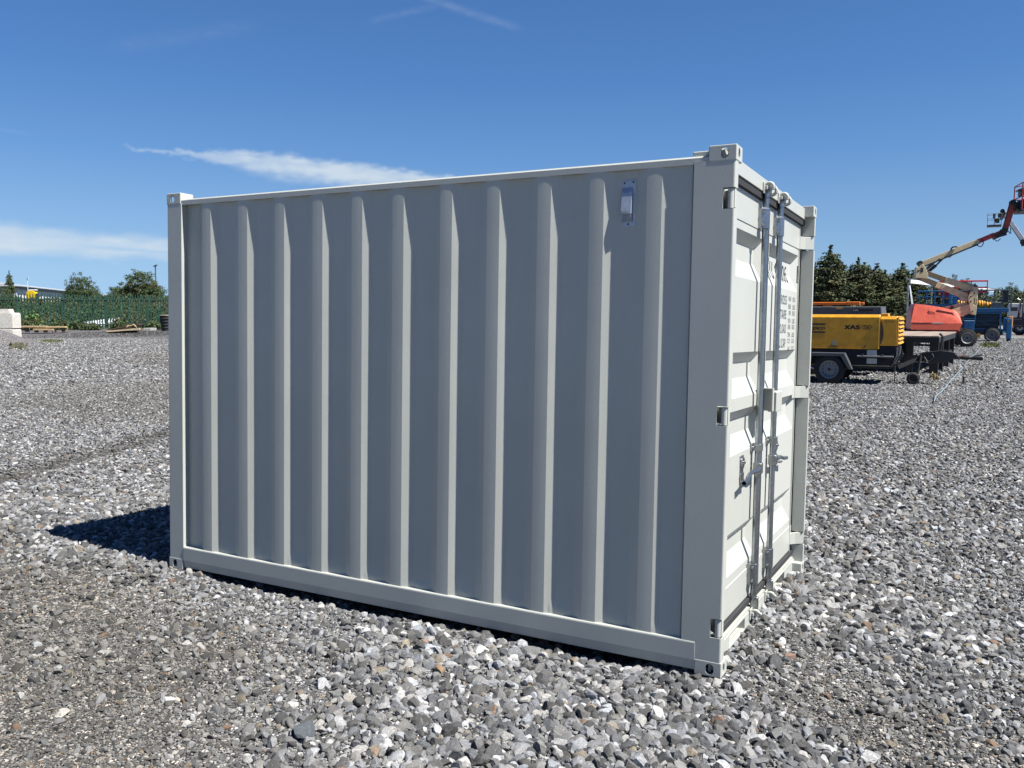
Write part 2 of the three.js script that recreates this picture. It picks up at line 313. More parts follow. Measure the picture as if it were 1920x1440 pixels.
// ---------------------------------------------------------------- the storage container, built in its own axes: x along its side, y up, z = 0 its near side
const L = 3.3752, CW = 1.9775, CH = 2.25, FZ = -CW;
const container = thing('storage_container', 'new off white steel storage container with corrugated side and two closed end doors', 'container');
container.position.set(0.001, 0.010, 0.040); container.rotation.set(-0.0300, -0.0010, -0.0018);
const grid = (nu, nv, f, crease = 0.5, mitre = false) => { // a sheet from f(i, j) => [x, y, z, u, v]
  const pos = [], uv = [], idx = [];
  for (let j = 0; j <= nv; j++) for (let i = 0; i <= nu; i++) { const p = f(i, j); pos.push(p[0], p[1], p[2]); uv.push(p[3] ?? 0, p[4] ?? 0); }
  for (let j = 0; j < nv; j++) for (let i = 0; i < nu; i++) { const a = j * (nu + 1) + i, b = a + 1, c = a + nu + 1, d = c + 1; if (mitre && Math.abs(pos[b * 3] - pos[c * 3]) > Math.abs(pos[a * 3] - pos[d * 3])) idx.push(a, b, c, b, d, c); else idx.push(a, b, d, a, d, c); }
  const g = new THREE.BufferGeometry(); g.setAttribute('position', new THREE.Float32BufferAttribute(pos, 3)); g.setAttribute('uv', new THREE.Float32BufferAttribute(uv, 2)); g.setIndex(idx); return toCreasedNormals(g, crease);
};
const crests = [0.354, 0.640, 0.915, 1.184, 1.449, 1.709, 1.996, 2.261, 2.530, 2.791, 3.059];   // right edges of the eleven pressed ribs
function sideSheet(dents) {
  const prof = [[0.120, -0.043]];
  crests.forEach((r, k) => {
    const l = r - 0.068, web = (k === 5 ? 0.060 : k === 10 ? 0.03 : 0.050) + 0.004 * (hash(k, 9) - 0.5), dp = k === 5 ? -0.030 : k === 10 ? -0.017 : -0.026, lw = k ? 0.046 : 0.058;
    const pd = k ? (k === 6 ? -0.030 : -0.026) : -0.043; prof.push([l - lw - 0.004, pd], [l - lw + 0.002, pd + 0.002]);
    prof.push([l, -0.0053], [l + 0.018, -0.0047], [r - 0.034, -0.0045], [r - 0.018, -0.0047], [r, -0.0053]);
    prof.push([r + web - 0.002, dp + 0.002], [r + web + 0.004, dp]);
  });
  prof.push([3.19, -0.016]);
  const fine = []; for (let k = 0; k < prof.length - 1; k++) { const [x0, z0] = prof[k], [x1, z1] = prof[k + 1], n = x1 - x0 > 0.03 ? 5 : 1; for (let i = 0; i < n; i++) fine.push([lerp(x0, x1, i / n), lerp(z0, z1, i / n)]); } fine.push(prof[prof.length - 1]);
  const ys = []; for (let y = 0.135; y < 0.30; y += 0.008) ys.push(y); for (let k = 0; k <= 40; k++) ys.push(lerp(0.30, 2.19, k / 40));
  return grid(fine.length - 1, ys.length - 1, (i, j) => {
    const [x, z] = fine[i], y = ys[j]; let q = z;
    if (z < -0.014) { // pressed valleys are never quite flat, and their feet are dented where they were welded down
      q += (fbm(x * 6, y * 1.3, 7, 3) - 0.5) * 0.0016;
      if (dents) crests.forEach((r, k) => { if (k >= crests.length) return; const nx = (crests[k + 1] ?? 3.28) - 0.068, cx = nx - 0.095 - 0.02 * hash(k, 1), w = 0.045; const dx = (x - cx) / w, top = 0.2 + 0.035 * hash(k, 2); q += (0.004 + 0.007 * hash(k, 3)) * Math.exp(-dx * dx) * sst(top, 0.15, y); });
    } else q += (fbm(x * 9, y * 1.1, 17, 2) - 0.5) * 0.0008;
    return [x, y, q, x, y];
  }, 0.16);
}
mesh('side_panel', sideSheet(true), M.white, container);
mesh('side_panel', flipZ(sideSheet(false), FZ), M.white, container);
{ // far end and roof, pressed steel too
  const zs = []; for (let z = -0.04; z > FZ + 0.04; z -= 0.018) zs.push(z);
  const b = grid(zs.length - 1, 1, (i, j) => { const t = ((-zs[i] * 1000) % 278) / 278, d = t < 0.25 ? 0 : t < 0.5 ? (t - 0.25) * 4 : t < 0.75 ? 1 : (1 - t) * 4; return [0.012 + 0.036 * d, j ? 0.13 : 2.19, zs[i], zs[i], j]; });
  mesh('end_panel', b, M.white, container);
  const xs = []; for (let x = 0.02; x < L - 0.1; x += 0.03) xs.push(x); xs.push(L - 0.06);
  const r = grid(xs.length - 1, 1, (i, j) => [xs[i], 2.205 + 0.008 * Math.sin(xs[i] * 30), j ? FZ + 0.03 : -0.03, xs[i], j]);
  mesh('roof_panel', r, M.white, container);
  new MB().box(0.05, L - 0.06, 0.11, 0.135, FZ + 0.05, -0.05).build('floor', M.dark, container);
}
for (const s of [0, 1]) { // long rails, top and bottom
  const t = new MB().polyX([[-0.003, 2.178], [-0.003, 2.204], [-0.011, 2.212], [-0.06, 2.212], [-0.06, 2.178]], 0.1, 3.262, 0.002);
  const u = new MB().polyX([[-0.008, 0.0165], [-0.006, 0.03], [0.0020, 0.062], [0.0025, 0.134], [0.0015, 0.139], [-0.001, 0.142], [-0.004, 0.143], [-0.05, 0.143], [-0.05, 0.138], [-0.003, 0.1365], [-0.003, 0.062], [-0.012, 0.0215], [-0.05, 0.0215], [-0.05, 0.0165]], 0.123, 3.26, 0);
  if (s) { t.mirrorZ(FZ); u.mirrorZ(FZ); }
  t.build('top_rail', M.white, container); u.build('bottom_rail', M.white, container);
}
const notch = [[1.986, 2.074], [1.081, 1.164], [0.172, 0.255]];
const arc = (cx, cz, r, a0, a1, n = 4) => Array.from({ length: n + 1 }, (_, k) => { const a = lerp(a0, a1, k / n); return [cx + r * Math.cos(a), cz + r * Math.sin(a)]; });
for (const s of [0, 1]) { // folded corner posts; those at the door end are slotted for the hinges
  const r = 0.009, t = 0.005, H2 = Math.PI / 2;
  const d = new MB();
  d.box(3.200, 3.325, 0.060, 2.188, -t, 0);
  d.box(3.200, 3.2045, 0.060, 2.188, -0.06, -t - 0.0005).box(3.186, 3.1965, 0.143, 2.178, -0.05, -0.020);
  d.box(3.204, 3.30, 0.060, 2.188, -0.075, -0.0705).box(3.30, L - 0.0705, 0.060, 2.188, -0.105, -0.1);
  let y0 = 0.060;
  for (const [a, b] of [...notch].reverse().concat([[2.188, 0]])) {
    d.polyY([[3.325, 0], ...arc(L - r, -r, r, H2, 0), [L, -0.045], [L - 0.072, -0.045], [L - 0.072, -0.045 + t], [L - t, -0.045 + t], [L - t, -r], [L - r, -t], [3.325, -t]], y0, a);
    y0 = b;
  }
  if (s) d.mirrorZ(FZ); d.build('corner_post', M.white, container);
  const e = new MB().polyY([[0, -0.06], [0, -r], ...arc(r, -r, r, Math.PI, H2).slice(1), ...arc(0.122 - 0.004, -0.004, 0.004, H2, 0), [0.122, -0.05], [0.117, -0.05], [0.117, -t], [r, -t], [t, -r], [t, -0.06]], 0.060, 2.188);
  if (s) e.mirrorZ(FZ); e.build('corner_post', M.white, container);
}
{ // eight corner castings with their oblong holes
  const ev = new Evaluator(); ev.attributes = ['position', 'normal']; ev.useGroups = false;
  const slot = (w, h, axis) => { const s = new THREE.Shape(); const R = w / 2, k = h / 2 - R; s.absarc(0, k, R, 0, Math.PI); s.absarc(0, -k, R, Math.PI, 2 * Math.PI); s.closePath(); const g = new THREE.ExtrudeGeometry(s, { depth: 0.3, bevelEnabled: false, curveSegments: 10 }); g.translate(0, 0, -0.15); if (axis === 'x') g.rotateY(Math.PI / 2); if (axis === 'y') g.rotateX(Math.PI / 2); return new Brush(g); };
  const noUV = (b) => { b.geometry.deleteAttribute('uv'); b.updateMatrixWorld(); return b; };
  const bx = 0.117, by = 0.066, bz = 0.097;
  let c = noUV(new Brush(new RoundedBoxGeometry(bx, by, bz, 3, 0.004)));
  const inner = noUV(new Brush(new THREE.BoxGeometry(bx - 0.018, by - 0.016, bz - 0.018)));
  c = ev.evaluate(c, inner, SUBTRACTION);
  const hs = slot(0.036, 0.047, 'z'); hs.position.set(0.008, 0.001, 0.12); c = ev.evaluate(c, noUV(hs), SUBTRACTION);
  const hx = slot(0.030, 0.044, 'x'); hx.position.set(0.12, 0.001, 0.006); c = ev.evaluate(c, noUV(hx), SUBTRACTION);
  const hy = slot(0.05, 0.06, 'y'); hy.position.set(0, 0.12, 0); c = ev.evaluate(c, noUV(hy), SUBTRACTION);
  for (const top of [1, 0]) for (const near of [1, 0]) for (const door of [1, 0]) {
    let g = clean(c.geometry.clone());
    const p = g.attributes.position, n = g.attributes.normal; const fx = door ? 1 : -1, fy = top ? 1 : -1, fz = near ? 1 : -1;
    for (let i = 0; i < p.count; i++) { p.setXYZ(i, p.getX(i) * fx, p.getY(i) * fy, p.getZ(i) * fz); n.setXYZ(i, n.getX(i) * fx, n.getY(i) * fy, n.getZ(i) * fz); }
    if (fx * fy * fz < 0) for (const a of [p, n]) for (let i = 0; i < p.count; i += 3) for (let k = 0; k < 3; k++) { const t = a.array[(i + 1) * 3 + k]; a.array[(i + 1) * 3 + k] = a.array[(i + 2) * 3 + k]; a.array[(i + 2) * 3 + k] = t; }
    g.translate(door ? L + 0.0025 - bx / 2 : bx / 2 - 0.002, top ? CH - by / 2 : by / 2 + 0.001, near ? 0.0012 - bz / 2 : FZ - 0.0012 + bz / 2);
    mesh('corner_casting', boxUV(g), M.white, container);
  }
  new MB().box(3.185, 3.262, 2.2125, 2.236, -0.05, -0.022, 0.006).build('gusset', M.white, container);
}
// ---- the door end
const XD = L - 0.078;                                  // face of the doors
new MB().box(L - 0.10, L - 0.052, 2.170, 2.236, FZ + 0.02, -0.02, 0.003).build('door_header', M.white, container);
{
  const xs = L - 0.052, m = new MB();                  // sill with two lifting pockets
  m.box(xs - 0.006, xs, 0.012, 0.078, -0.35, -0.02).box(xs - 0.006, xs, 0.012, 0.078, -1.33, -0.65).box(xs - 0.006, xs, 0.012, 0.078, FZ + 0.02, -1.63);
  for (const [a, b] of [[-0.65, -0.35], [-1.63, -1.33]]) {
    m.box(xs - 0.02, xs + 0.002, 0.007, 0.018, a, b, 0.003).box(xs - 0.02, xs, 0.072, 0.078, a, b);
    m.box(xs - 0.13, xs - 0.021, 0.012, 0.016, a, b).box(xs - 0.13, xs - 0.126, 0.017, 0.078, a, b).box(xs - 0.12, xs - 0.0065, 0.017, 0.071, a - 0.005, a).box(xs - 0.12, xs - 0.0065, 0.017, 0.071, b, b + 0.005);
  }
  m.box(xs - 0.12, xs - 0.0065, 0.079, 0.09, FZ + 0.03, -0.03);
  m.build('door_sill', M.white, container);
}
{ // rubber seals round and between the doors
  const g = new MB(), xb = XD - 0.02, xf = XD - 0.004;
  g.box(xb, XD + 0.020, 2.1365, 2.1695, FZ + 0.05, -0.05).box(xb, xf, 0.09, 0.155, FZ + 0.05, -0.05);
  g.box(xb, XD + 0.010, 0.12, 2.13, -0.998, -0.972, 0.004).box(xb, xf, 0.1, 2.15, -0.075, -0.046).box(xb, xf, 0.1, 2.15, FZ + 0.046, FZ + 0.075);
  g;
  g.build('door_seal', M.rubber, container);
}
const troughs = [[1.951, 1.733], [1.384, 1.170], [1.110, 0.902], [0.536, 0.335]];
function doorDepth(y, z, zl, zr) { // how far the pressed sheet lies behind the frame: four level troughs with mitred ends
  const D = 0.038, s1 = 0.05, s2 = 0.088; let d = 0;
  for (const [a, b] of troughs) if (y < a && y > b) d = Math.max(d, Math.min((a - y) / s1, (y - b) / s2, 1));
  const e = Math.min((zl - z) / 0.05, (z - zr) / 0.05); return D * Math.max(0, Math.min(d, e));
}
const letterTex = (() => { // stencilled weights and number on the right-hand door
  const cw = 960, ch = 2040, c = document.createElement('canvas'); c.width = cw; c.height = ch; const x = c.getContext('2d');
  x.fillStyle = '#ffffff'; x.fillRect(0, 0, cw, ch);
  const k = cw / 0.94, X = (z) => (-z - 0.985) * k, Y = (y) => (2.135 - y) / 2.0 * ch;
  const put = (t, z0, y, h, wide, font = 'sans-serif', w = 'bold') => { x.save(); x.translate(X(z0), Y(y)); x.font = `${w} ${Math.round(h * ch / 2.0 * 1.38)}px ${font}`; const mw = x.measureText(t).width; x.scale(wide * k / mw, 1); x.fillStyle = '#15171a'; x.fillText(t, 0, 0); x.restore(); };
  put('ZTTU 10006', -1.03, 1.775, 0.098, 0.685);
  const rows = [['GROSS', '4340', 'KGS', '9568', 'LBS'], ['TARE', '890', 'KGS', '1974', 'LBS'], ['PAYLOAD', '3450', 'KGS', '7594', 'LBS'], ['CU.CAP', '12.5', 'CU.M', '441', 'CU.FT']];
  rows.forEach(([n, a, b, c2, d], i) => {
    const y = 1.668 - i * 0.082; const wide = { GROSS: 0.22, TARE: 0.175, PAYLOAD: 0.27, 'CU.CAP': 0.23 }[n];
    put(n, -1.565 + wide, y - 0.024, 0.052, wide);
    put(a, -1.692 + 0.02 * a.length, y, 0.028, 0.02 * a.length); put(b, -1.738, y, 0.028, 0.085); put(c2, -1.692 + 0.02 * c2.length, y - 0.046, 0.028, 0.02 * c2.length); put(d, -1.738, y - 0.046, 0.028, 0.085);
  });
  x.strokeStyle = '#15171a'; x.lineWidth = 7; x.strokeRect(X(-1.868), Y(1.885), 0.036 * k, 0.095 / 2.0 * ch); put('1', -1.877, 1.805, 0.07, 0.016);
  const t = new THREE.CanvasTexture(c); t.colorSpace = THREE.SRGBColorSpace; t.flipY = true; return t;
})();
const doorPrint = M.white.clone(); doorPrint.map = letterTex; doorPrint.bumpMap = null;
const doors = [];
for (const side of [0, 1]) {
  const z0 = side ? -0.995 : -0.052, z1 = side ? FZ + 0.052 : -0.970, yb = 0.142, yt = 2.135;
  const zl = z0 - (side ? 0.055 : 0.07), zr = z1 + (side ? 0.055 : 0.055);
  const zsr = [z0], ysr = [yb]; { const add = (a, from, to, n) => { for (let k = 1; k <= n; k++) a.push(lerp(from, to, k / n)); }; add(zsr, z0, zl, 2); add(zsr, zl, zl - 0.05, 8); add(zsr, zl - 0.05, zr + 0.05, 8); add(zsr, zr + 0.05, zr, 8); add(zsr, zr, z1, 2); let y = yb; for (const [a, b] of [...troughs].reverse()) { add(ysr, y, b, 4); add(ysr, b, b + 0.088, 8); add(ysr, b + 0.088, a - 0.05, 4); add(ysr, a - 0.05, a, 8); y = a; } add(ysr, y, yt, 4); }
  const sheet = grid(zsr.length - 1, ysr.length - 1, (i, j) => { const z = zsr[i], y = ysr[j]; const w = (fbm(z * 7, y * 4, 27 + side, 3) - 0.5) * 0.0012 * (y > 1.99 || y < 0.29 ? 0 : 1); return [XD - doorDepth(y, z, zl, zr) + w, y, z, (-z - 0.985) / 0.94, (y - 0.135) / 2.0]; }, 0.2, true);
  const d = mesh('door', sheet, side ? doorPrint : M.white, container); doors.push(d);
  const f = new MB(); // frame of the door: top and bottom channel lapped over the sheet, side channels
  f.box(XD - 0.045, XD + 0.0035, 1.990, yt, z1, z0, 0.002).box(XD - 0.045, XD + 0.0035, yb, 0.291, z1, z0, 0.002);
  if (!side) f.box(XD - 0.045, XD + 0.0025, 0.2905, 1.9905, z0 - 0.045, z0 - 0.001, 0.002);
  f.box(XD - 0.05, XD - 0.046, yb, yt, z1, z0);
  f.build('door_frame', M.white, d);
  for (const [a, b] of notch) { // hinge: barrel in the post slot and a cranked blade on the door
    const h = new MB(); const zc = side ? FZ + 0.016 : -0.016, sg = side ? 1 : -1;
    h.rod([L - 0.020, a + 0.004, zc], [L - 0.020, b - 0.004, zc], 0.0135, 16);
    h.polyY(side ? [[L - 0.004, FZ + 0.012], [L - 0.001, FZ + 0.030], [L - 0.045, FZ + 0.066], [XD + 0.006, FZ + 0.10], [XD + 0.0, FZ + 0.155], [XD - 0.004, FZ + 0.155], [XD - 0.006, FZ + 0.09], [L - 0.055, FZ + 0.052], [L - 0.022, FZ + 0.026], [L - 0.022, FZ + 0.012]].reverse()
      : [[L - 0.004, -0.012], [L - 0.001, -0.030], [L - 0.045, -0.066], [XD + 0.006, -0.10], [XD + 0.0, -0.155], [XD - 0.004, -0.155], [XD - 0.006, -0.09], [L - 0.055, -0.052], [L - 0.022, -0.026], [L - 0.022, -0.012]], a + 0.006, b - 0.006, 0.0015);
    h.build('hinge', M.white, d);
  }
}
for (const side of [0, 1]) { // locking rods
  const z = side ? -1.150 : -0.795, x = L - 0.046, sg = side ? -1 : 1;
  const rod = new MB().rod([x, 0.13, z], [x, 2.16, z], 0.0158, 20).build('locking_rod', M.zinc, container);
  for (const [a, b] of [[1.992, 2.092], [0.208, 0.313]]) {
    const g = new MB().polyY([[-0.030, 0.036], [-0.012, 0.036], [0.008, 0.026], [0.019, 0.012], [0.019, -0.012], [0.008, -0.026], [-0.012, -0.036], [-0.030, -0.036]].map(([p, q]) => [x + p, z + q]), a, b, 0.002);
    for (const yy of [a + 0.018, b - 0.018]) for (const q of [0.034, -0.034]) g.rod([x - 0.006, yy, z + q], [x + 0.004, yy, z + q], 0.008, 6);
    g.build('rod_guide', M.zinc, rod);
  }
  const k = new MB().polyY([[-0.030, 0.034], [-0.022, 0.034], [-0.016, 0.020], [0.018, 0.020], [0.021, 0.017], [0.021, -0.017], [0.018, -0.020], [-0.016, -0.020], [-0.022, -0.034], [-0.030, -0.034]].map(([p, q]) => [x + p, z + q]), 0.886, 0.922, 0.001);
  for (const q of [0.028, -0.028]) k.rod([x - 0.024, 0.904, z + q], [x - 0.012, 0.904, z + q], 0.007, 6);
  k.build('rod_bracket', M.zinc, rod);
  for (const top of [1, 0]) { // cam at the rod's end, and the keeper welded to the frame
    const y = top ? 2.188 : 0.062, s = top ? 1 : -1, yE = top ? 2.16 : 0.13, c = new MB(), q = new MB();
    c.rod([x, yE - s * 0.012, z], [x, yE + s * 0.004, z], 0.0205, 18).box(x - 0.014, x + 0.026, Math.min(yE, y), Math.max(yE, y) + 0.012, z - 0.011, z + 0.011, 0.006);
    c.rod([x + 0.018, y + s * 0.004, z - 0.024], [x + 0.018, y + s * 0.004, z + 0.024], 0.0105, 12).rod([x + 0.018, y + 0.004 * s, z], [x + 0.010, y + s * 0.022, z + 0.016], 0.008, 8);
    c.build('cam', M.zinc, rod);
    q.box(L - 0.0515, L - 0.045, y - 0.028, y + 0.026, z - 0.058, z + 0.058, 0.002);
    for (const e of [1, -1]) { q.add(new THREE.TorusGeometry(0.021, 0.0085, 8, 14, Math.PI * 1.25), L - 0.026, y + s * (e > 0 ? 0.002 : -0.006), z + e * 0.034, 0, 0, s * (e > 0 ? -0.6 : -2.2)); q.box(L - 0.0455, L - 0.03, y - 0.009, y + 0.009, z + e * 0.042 - 0.006, z + e * 0.042 + 0.006, 0.003); }
    q.rod([L - 0.012, y + s * 0.012, z - 0.04], [L - 0.012, y + s * 0.012, z - 0.006], 0.0075, 8);
    q.build('cam_keeper', M.white, rod);
  }
  // handle folded flat against the door, with its catch
  const h = new MB(), y = 0.80;
  h.poly([[0, 0], [0, 0]], 0, 0.01); h.g.length = 0;
  h.box(x - 0.02, x + 0.024, y - 0.03, y + 0.026, z - 0.022, z + 0.022, 0.006);
  h.tube([[x + 0.012, y, z + sg * 0.01], [x + 0.016, y - 0.002, z + sg * 0.09], [x + 0.004, y - 0.006, z + sg * 0.17], [x + 0.010, y - 0.024, z + sg * 0.26], [x + 0.012, y - 0.030, z + sg * 0.33]], 0.0105, 10, 24);
  h.rod([x + 0.014, y - 0.045, z + sg * 0.004], [x + 0.014, y + 0.045, z + sg * 0.004], 0.006, 8);
  h.build('rod_handle', M.zinc, rod);
  const c = new MB(), zc = z + sg * 0.215; c.box(XD - 0.001, XD + 0.005, y - 0.02, y + 0.085, zc - 0.032, zc + 0.032, 0.002).add(new THREE.CylinderGeometry(0.028, 0.028, 0.006, 24), XD + 0.009, y + 0.05, zc, 0, 0, Math.PI / 2).box(XD + 0.004, XD + 0.04, y - 0.045, y - 0.036, zc - 0.025, zc + 0.025, 0.002).box(XD + 0.004, XD + 0.009, y - 0.045, y + 0.0, zc - 0.03, zc + 0.03, 0.001).rod([XD + 0.01, y + 0.052, zc], [XD + 0.022, y + 0.052, zc], 0.007, 6);
  c.build('handle_catch', M.zinc, doors[side]);
}
new MB().box(L - 0.048, L + 0.004, 1.082, 1.198, -0.895, -0.889, 0.001).box(L - 0.048, L + 0.004, 1.193, 1.199, -0.895, -0.862).box(L - 0.002, L + 0.004, 1.082, 1.193, -0.888, -0.862).box(XD, L - 0.049, 1.082, 1.198, -0.905, -0.862).build('lock_box', M.white, container);
new MB().box(L - 0.03, L + 0.014, 1.075, 1.178, -1.047, -0.912, 0.004).box(XD, L - 0.031, 1.09, 1.165, -1.04, -1.0).build('lock_box', M.white, container);
{ // galvanised air vent near the door end of the side
  const x0 = 2.869, x1 = 2.935, zf = -0.0245, mat = paint(0.52, 0.56, 0.62, { metalness: 0.55, roughness: 0.38 });
  const v = new MB().box(x0, x1, 1.933, 2.137, zf - 0.002, zf + 0.0015, 0.0012).build('air_vent', mat, container);
  const cov = new MB().polyX([[zf + 0.0015, 2.105], [zf + 0.013, 2.082], [zf + 0.024, 2.0], [zf + 0.024, 1.988], [zf + 0.0015, 1.988]], x0 + 0.004, x1 - 0.014, 0.0015);
  cov.build('vent_cowl', mat, v);
  const gr = new MB(); const gx0 = x0 + 0.006, gx1 = x1 - 0.014, gy0 = 1.955, gy1 = 1.9885; // perforated grille
  for (let k = 0; k <= 9; k++) { const x = lerp(gx0, gx1, k / 9); gr.beam([x, gy0, zf + 0.004], [x, gy1, zf + 0.021], 0.0022, 0.001); }
  for (let k = 0; k <= 8; k++) { const t = k / 8; gr.box(gx0, gx1, lerp(gy0, gy1, t) - 0.0008, lerp(gy0, gy1, t) + 0.0008, lerp(zf + 0.0045, zf + 0.0215, t), lerp(zf + 0.0055, zf + 0.0225, t)); }
  gr.build('vent_grille', mat, v);
  new MB().box(gx0, gx1, gy0, gy1, zf + 0.0016, zf + 0.003).build('vent_opening', M.black, v);
  for (const [x, y] of [[x0 + 0.012, 2.125], [x1 - 0.013, 2.127], [x0 + 0.033, 1.945]]) new MB().add(new THREE.SphereGeometry(0.0042, 10, 6), x, y, zf + 0.002).build('screw', M.screw, v);
  new MB().box(x0 + 0.012, x0 + 0.04, 1.9895, 1.9985, zf + 0.0238, zf + 0.0248).build('vent_sticker', paint(0.4, 0.42, 0.44), v);
}
// ---------------------------------------------------------------- vegetation
const leafMat = new THREE.MeshStandardMaterial({ vertexColors: true, roughness: 0.85, side: THREE.DoubleSide });
const barkMat = paint(0.09, 0.075, 0.06, { roughness: 0.95 });
function leaves(list) { // list of [x, y, z, size, r, g, b, droop]: each a small bent leaf spray
  const pos = new Float32Array(list.length * 9), col = new Float32Array(list.length * 9); const r = rng(list.length + 5); const a = V3(), b = V3(), n = V3();
  list.forEach(([x, y, z, s, cr, cg, cb, droop = 0], k) => {
    a.set(r() - 0.5, (r() - 0.5) * 0.9 - droop, r() - 0.5).normalize(); n.set(r() - 0.5, r() - 0.5, r() - 0.5); b.crossVectors(a, n).normalize();
    const w = s * (0.35 + 0.3 * r()), l = s * (0.8 + 0.5 * r());
    pos.set([x + b.x * w, y + b.y * w, z + b.z * w, x - b.x * w, y - b.y * w, z - b.z * w, x + a.x * l, y + a.y * l, z + a.z * l], k * 9);
    for (let q = 0; q < 3; q++) col.set([cr, cg, cb], k * 9 + q * 3);
  });
  const g = new THREE.BufferGeometry(); g.setAttribute('position', new THREE.BufferAttribute(pos, 3)); g.setAttribute('color', new THREE.BufferAttribute(col, 3)); g.setAttribute('uv', new THREE.BufferAttribute(new Float32Array(list.length * 6), 2)); g.computeVertexNormals(); return g;
}
function coniferShape(seed) { // unit height 1, radius about 0.26
  const r = rng(seed), list = [];
  for (let k = 0; k < 330; k++) {
    const t = Math.pow(r(), 1.35) * 0.97, lay = Math.round(t * 15) / 15, rad = (0.05 + 0.25 * Math.pow(1 - lay, 0.9)) * (0.5 + 0.6 * hash(k % 40, Math.round(lay * 15), seed)); const a = r() * 6.283, q = Math.sqrt(r());
    const cx = Math.cos(a) * rad * q, cz = Math.sin(a) * rad * q, cy = 0.02 + lay * 0.96 + (r() - 0.5) * 0.045 - 0.05 * q; const tone = 0.7 + 0.6 * r(), warm = r() < 0.3 ? 1.35 : 1;
    const n = t > 0.9 ? 16 : 44; for (let i = 0; i < n; i++) { const f = 0.035; list.push([cx + (r() - 0.5) * f * 2.2, cy + (r() - 0.5) * f, cz + (r() - 0.5) * f * 2.2, 0.013 + 0.010 * r(), 0.046 * tone * warm, 0.062 * tone, 0.021 * tone, 0.35]); }
  }
  for (let k = 0; k < 60; k++) { const t = 0.9 + 0.11 * r(); list.push([(r() - 0.5) * 0.03 * (1.05 - t) * 8, t, (r() - 0.5) * 0.03 * (1.05 - t) * 8, 0.022, 0.032, 0.05, 0.02, -0.2]); }
  return leaves(list);
}
function broadShape(seed, lobes) { // unit height 1; lobes [x, y, z, r]
  const r = rng(seed), list = [];
  for (const [lx, ly, lz, lr] of lobes) for (let k = 0; k < 210 * lr * 3.2; k++) {
    const u = r() * 2 - 1, a = r() * 6.283, q = Math.cbrt(0.25 + 0.75 * r()) * lr * (0.78 + 0.35 * hash(Math.floor(a * 3), Math.floor(u * 3), seed)); const s = Math.sqrt(1 - u * u);
    const cx = lx + Math.cos(a) * s * q, cy = ly + u * q, cz = lz + Math.sin(a) * s * q; const tone = 0.65 + 0.7 * r(), warm = hash(Math.floor(cx * 8), Math.floor(cy * 8), seed) < 0.35 ? 1.5 : 1;
    for (let i = 0; i < 40; i++) list.push([cx + (r() - 0.5) * 0.075, cy + (r() - 0.5) * 0.06, cz + (r() - 0.5) * 0.075, 0.011 + 0.013 * r(), 0.035 * tone * warm, 0.062 * tone, 0.018 * tone]);
  }
  return leaves(list);
}
const conifers = [1, 2, 3, 4].map((k) => coniferShape(400 + k));
const broads = [broadShape(501, [[0, 0.62, 0, 0.36], [-0.22, 0.45, 0.05, 0.3], [0.24, 0.46, -0.05, 0.3], [0.02, 0.3, 0.1, 0.33]]), broadShape(502, [[0.1, 0.68, 0, 0.3], [-0.3, 0.48, 0.05, 0.27], [0.3, 0.42, -0.05, 0.27], [-0.05, 0.36, 0.1, 0.32], [0.12, 0.45, -0.1, 0.34]])];
function tree(name, shape, label, p, h, wide, group, turn = 0, depthScale = wide) {
  const t = thing(name, label, name.includes('hedge') ? 'hedge' : 'tree', [p.x, p.y - 0.05, p.z], turn, group);
  const c = mesh('crown', shape, leafMat, t); c.scale.set(wide, h, depthScale);
  const tr = new MB().rod([0, 0, 0], [0.02 * h, h * 0.8, 0], 0.022 * h, 7, 0.006 * h);
  for (let k = 0; k < 6; k++) { const a = k * 2.4, y = h * (0.25 + 0.09 * k); tr.rod([0.01 * h, y, 0], [Math.cos(a) * wide * 0.2, y + h * 0.12, Math.sin(a) * wide * 0.2], 0.009 * h, 5, 0.003 * h); }
  tr.build('trunk', barkMat, t); return t;
}
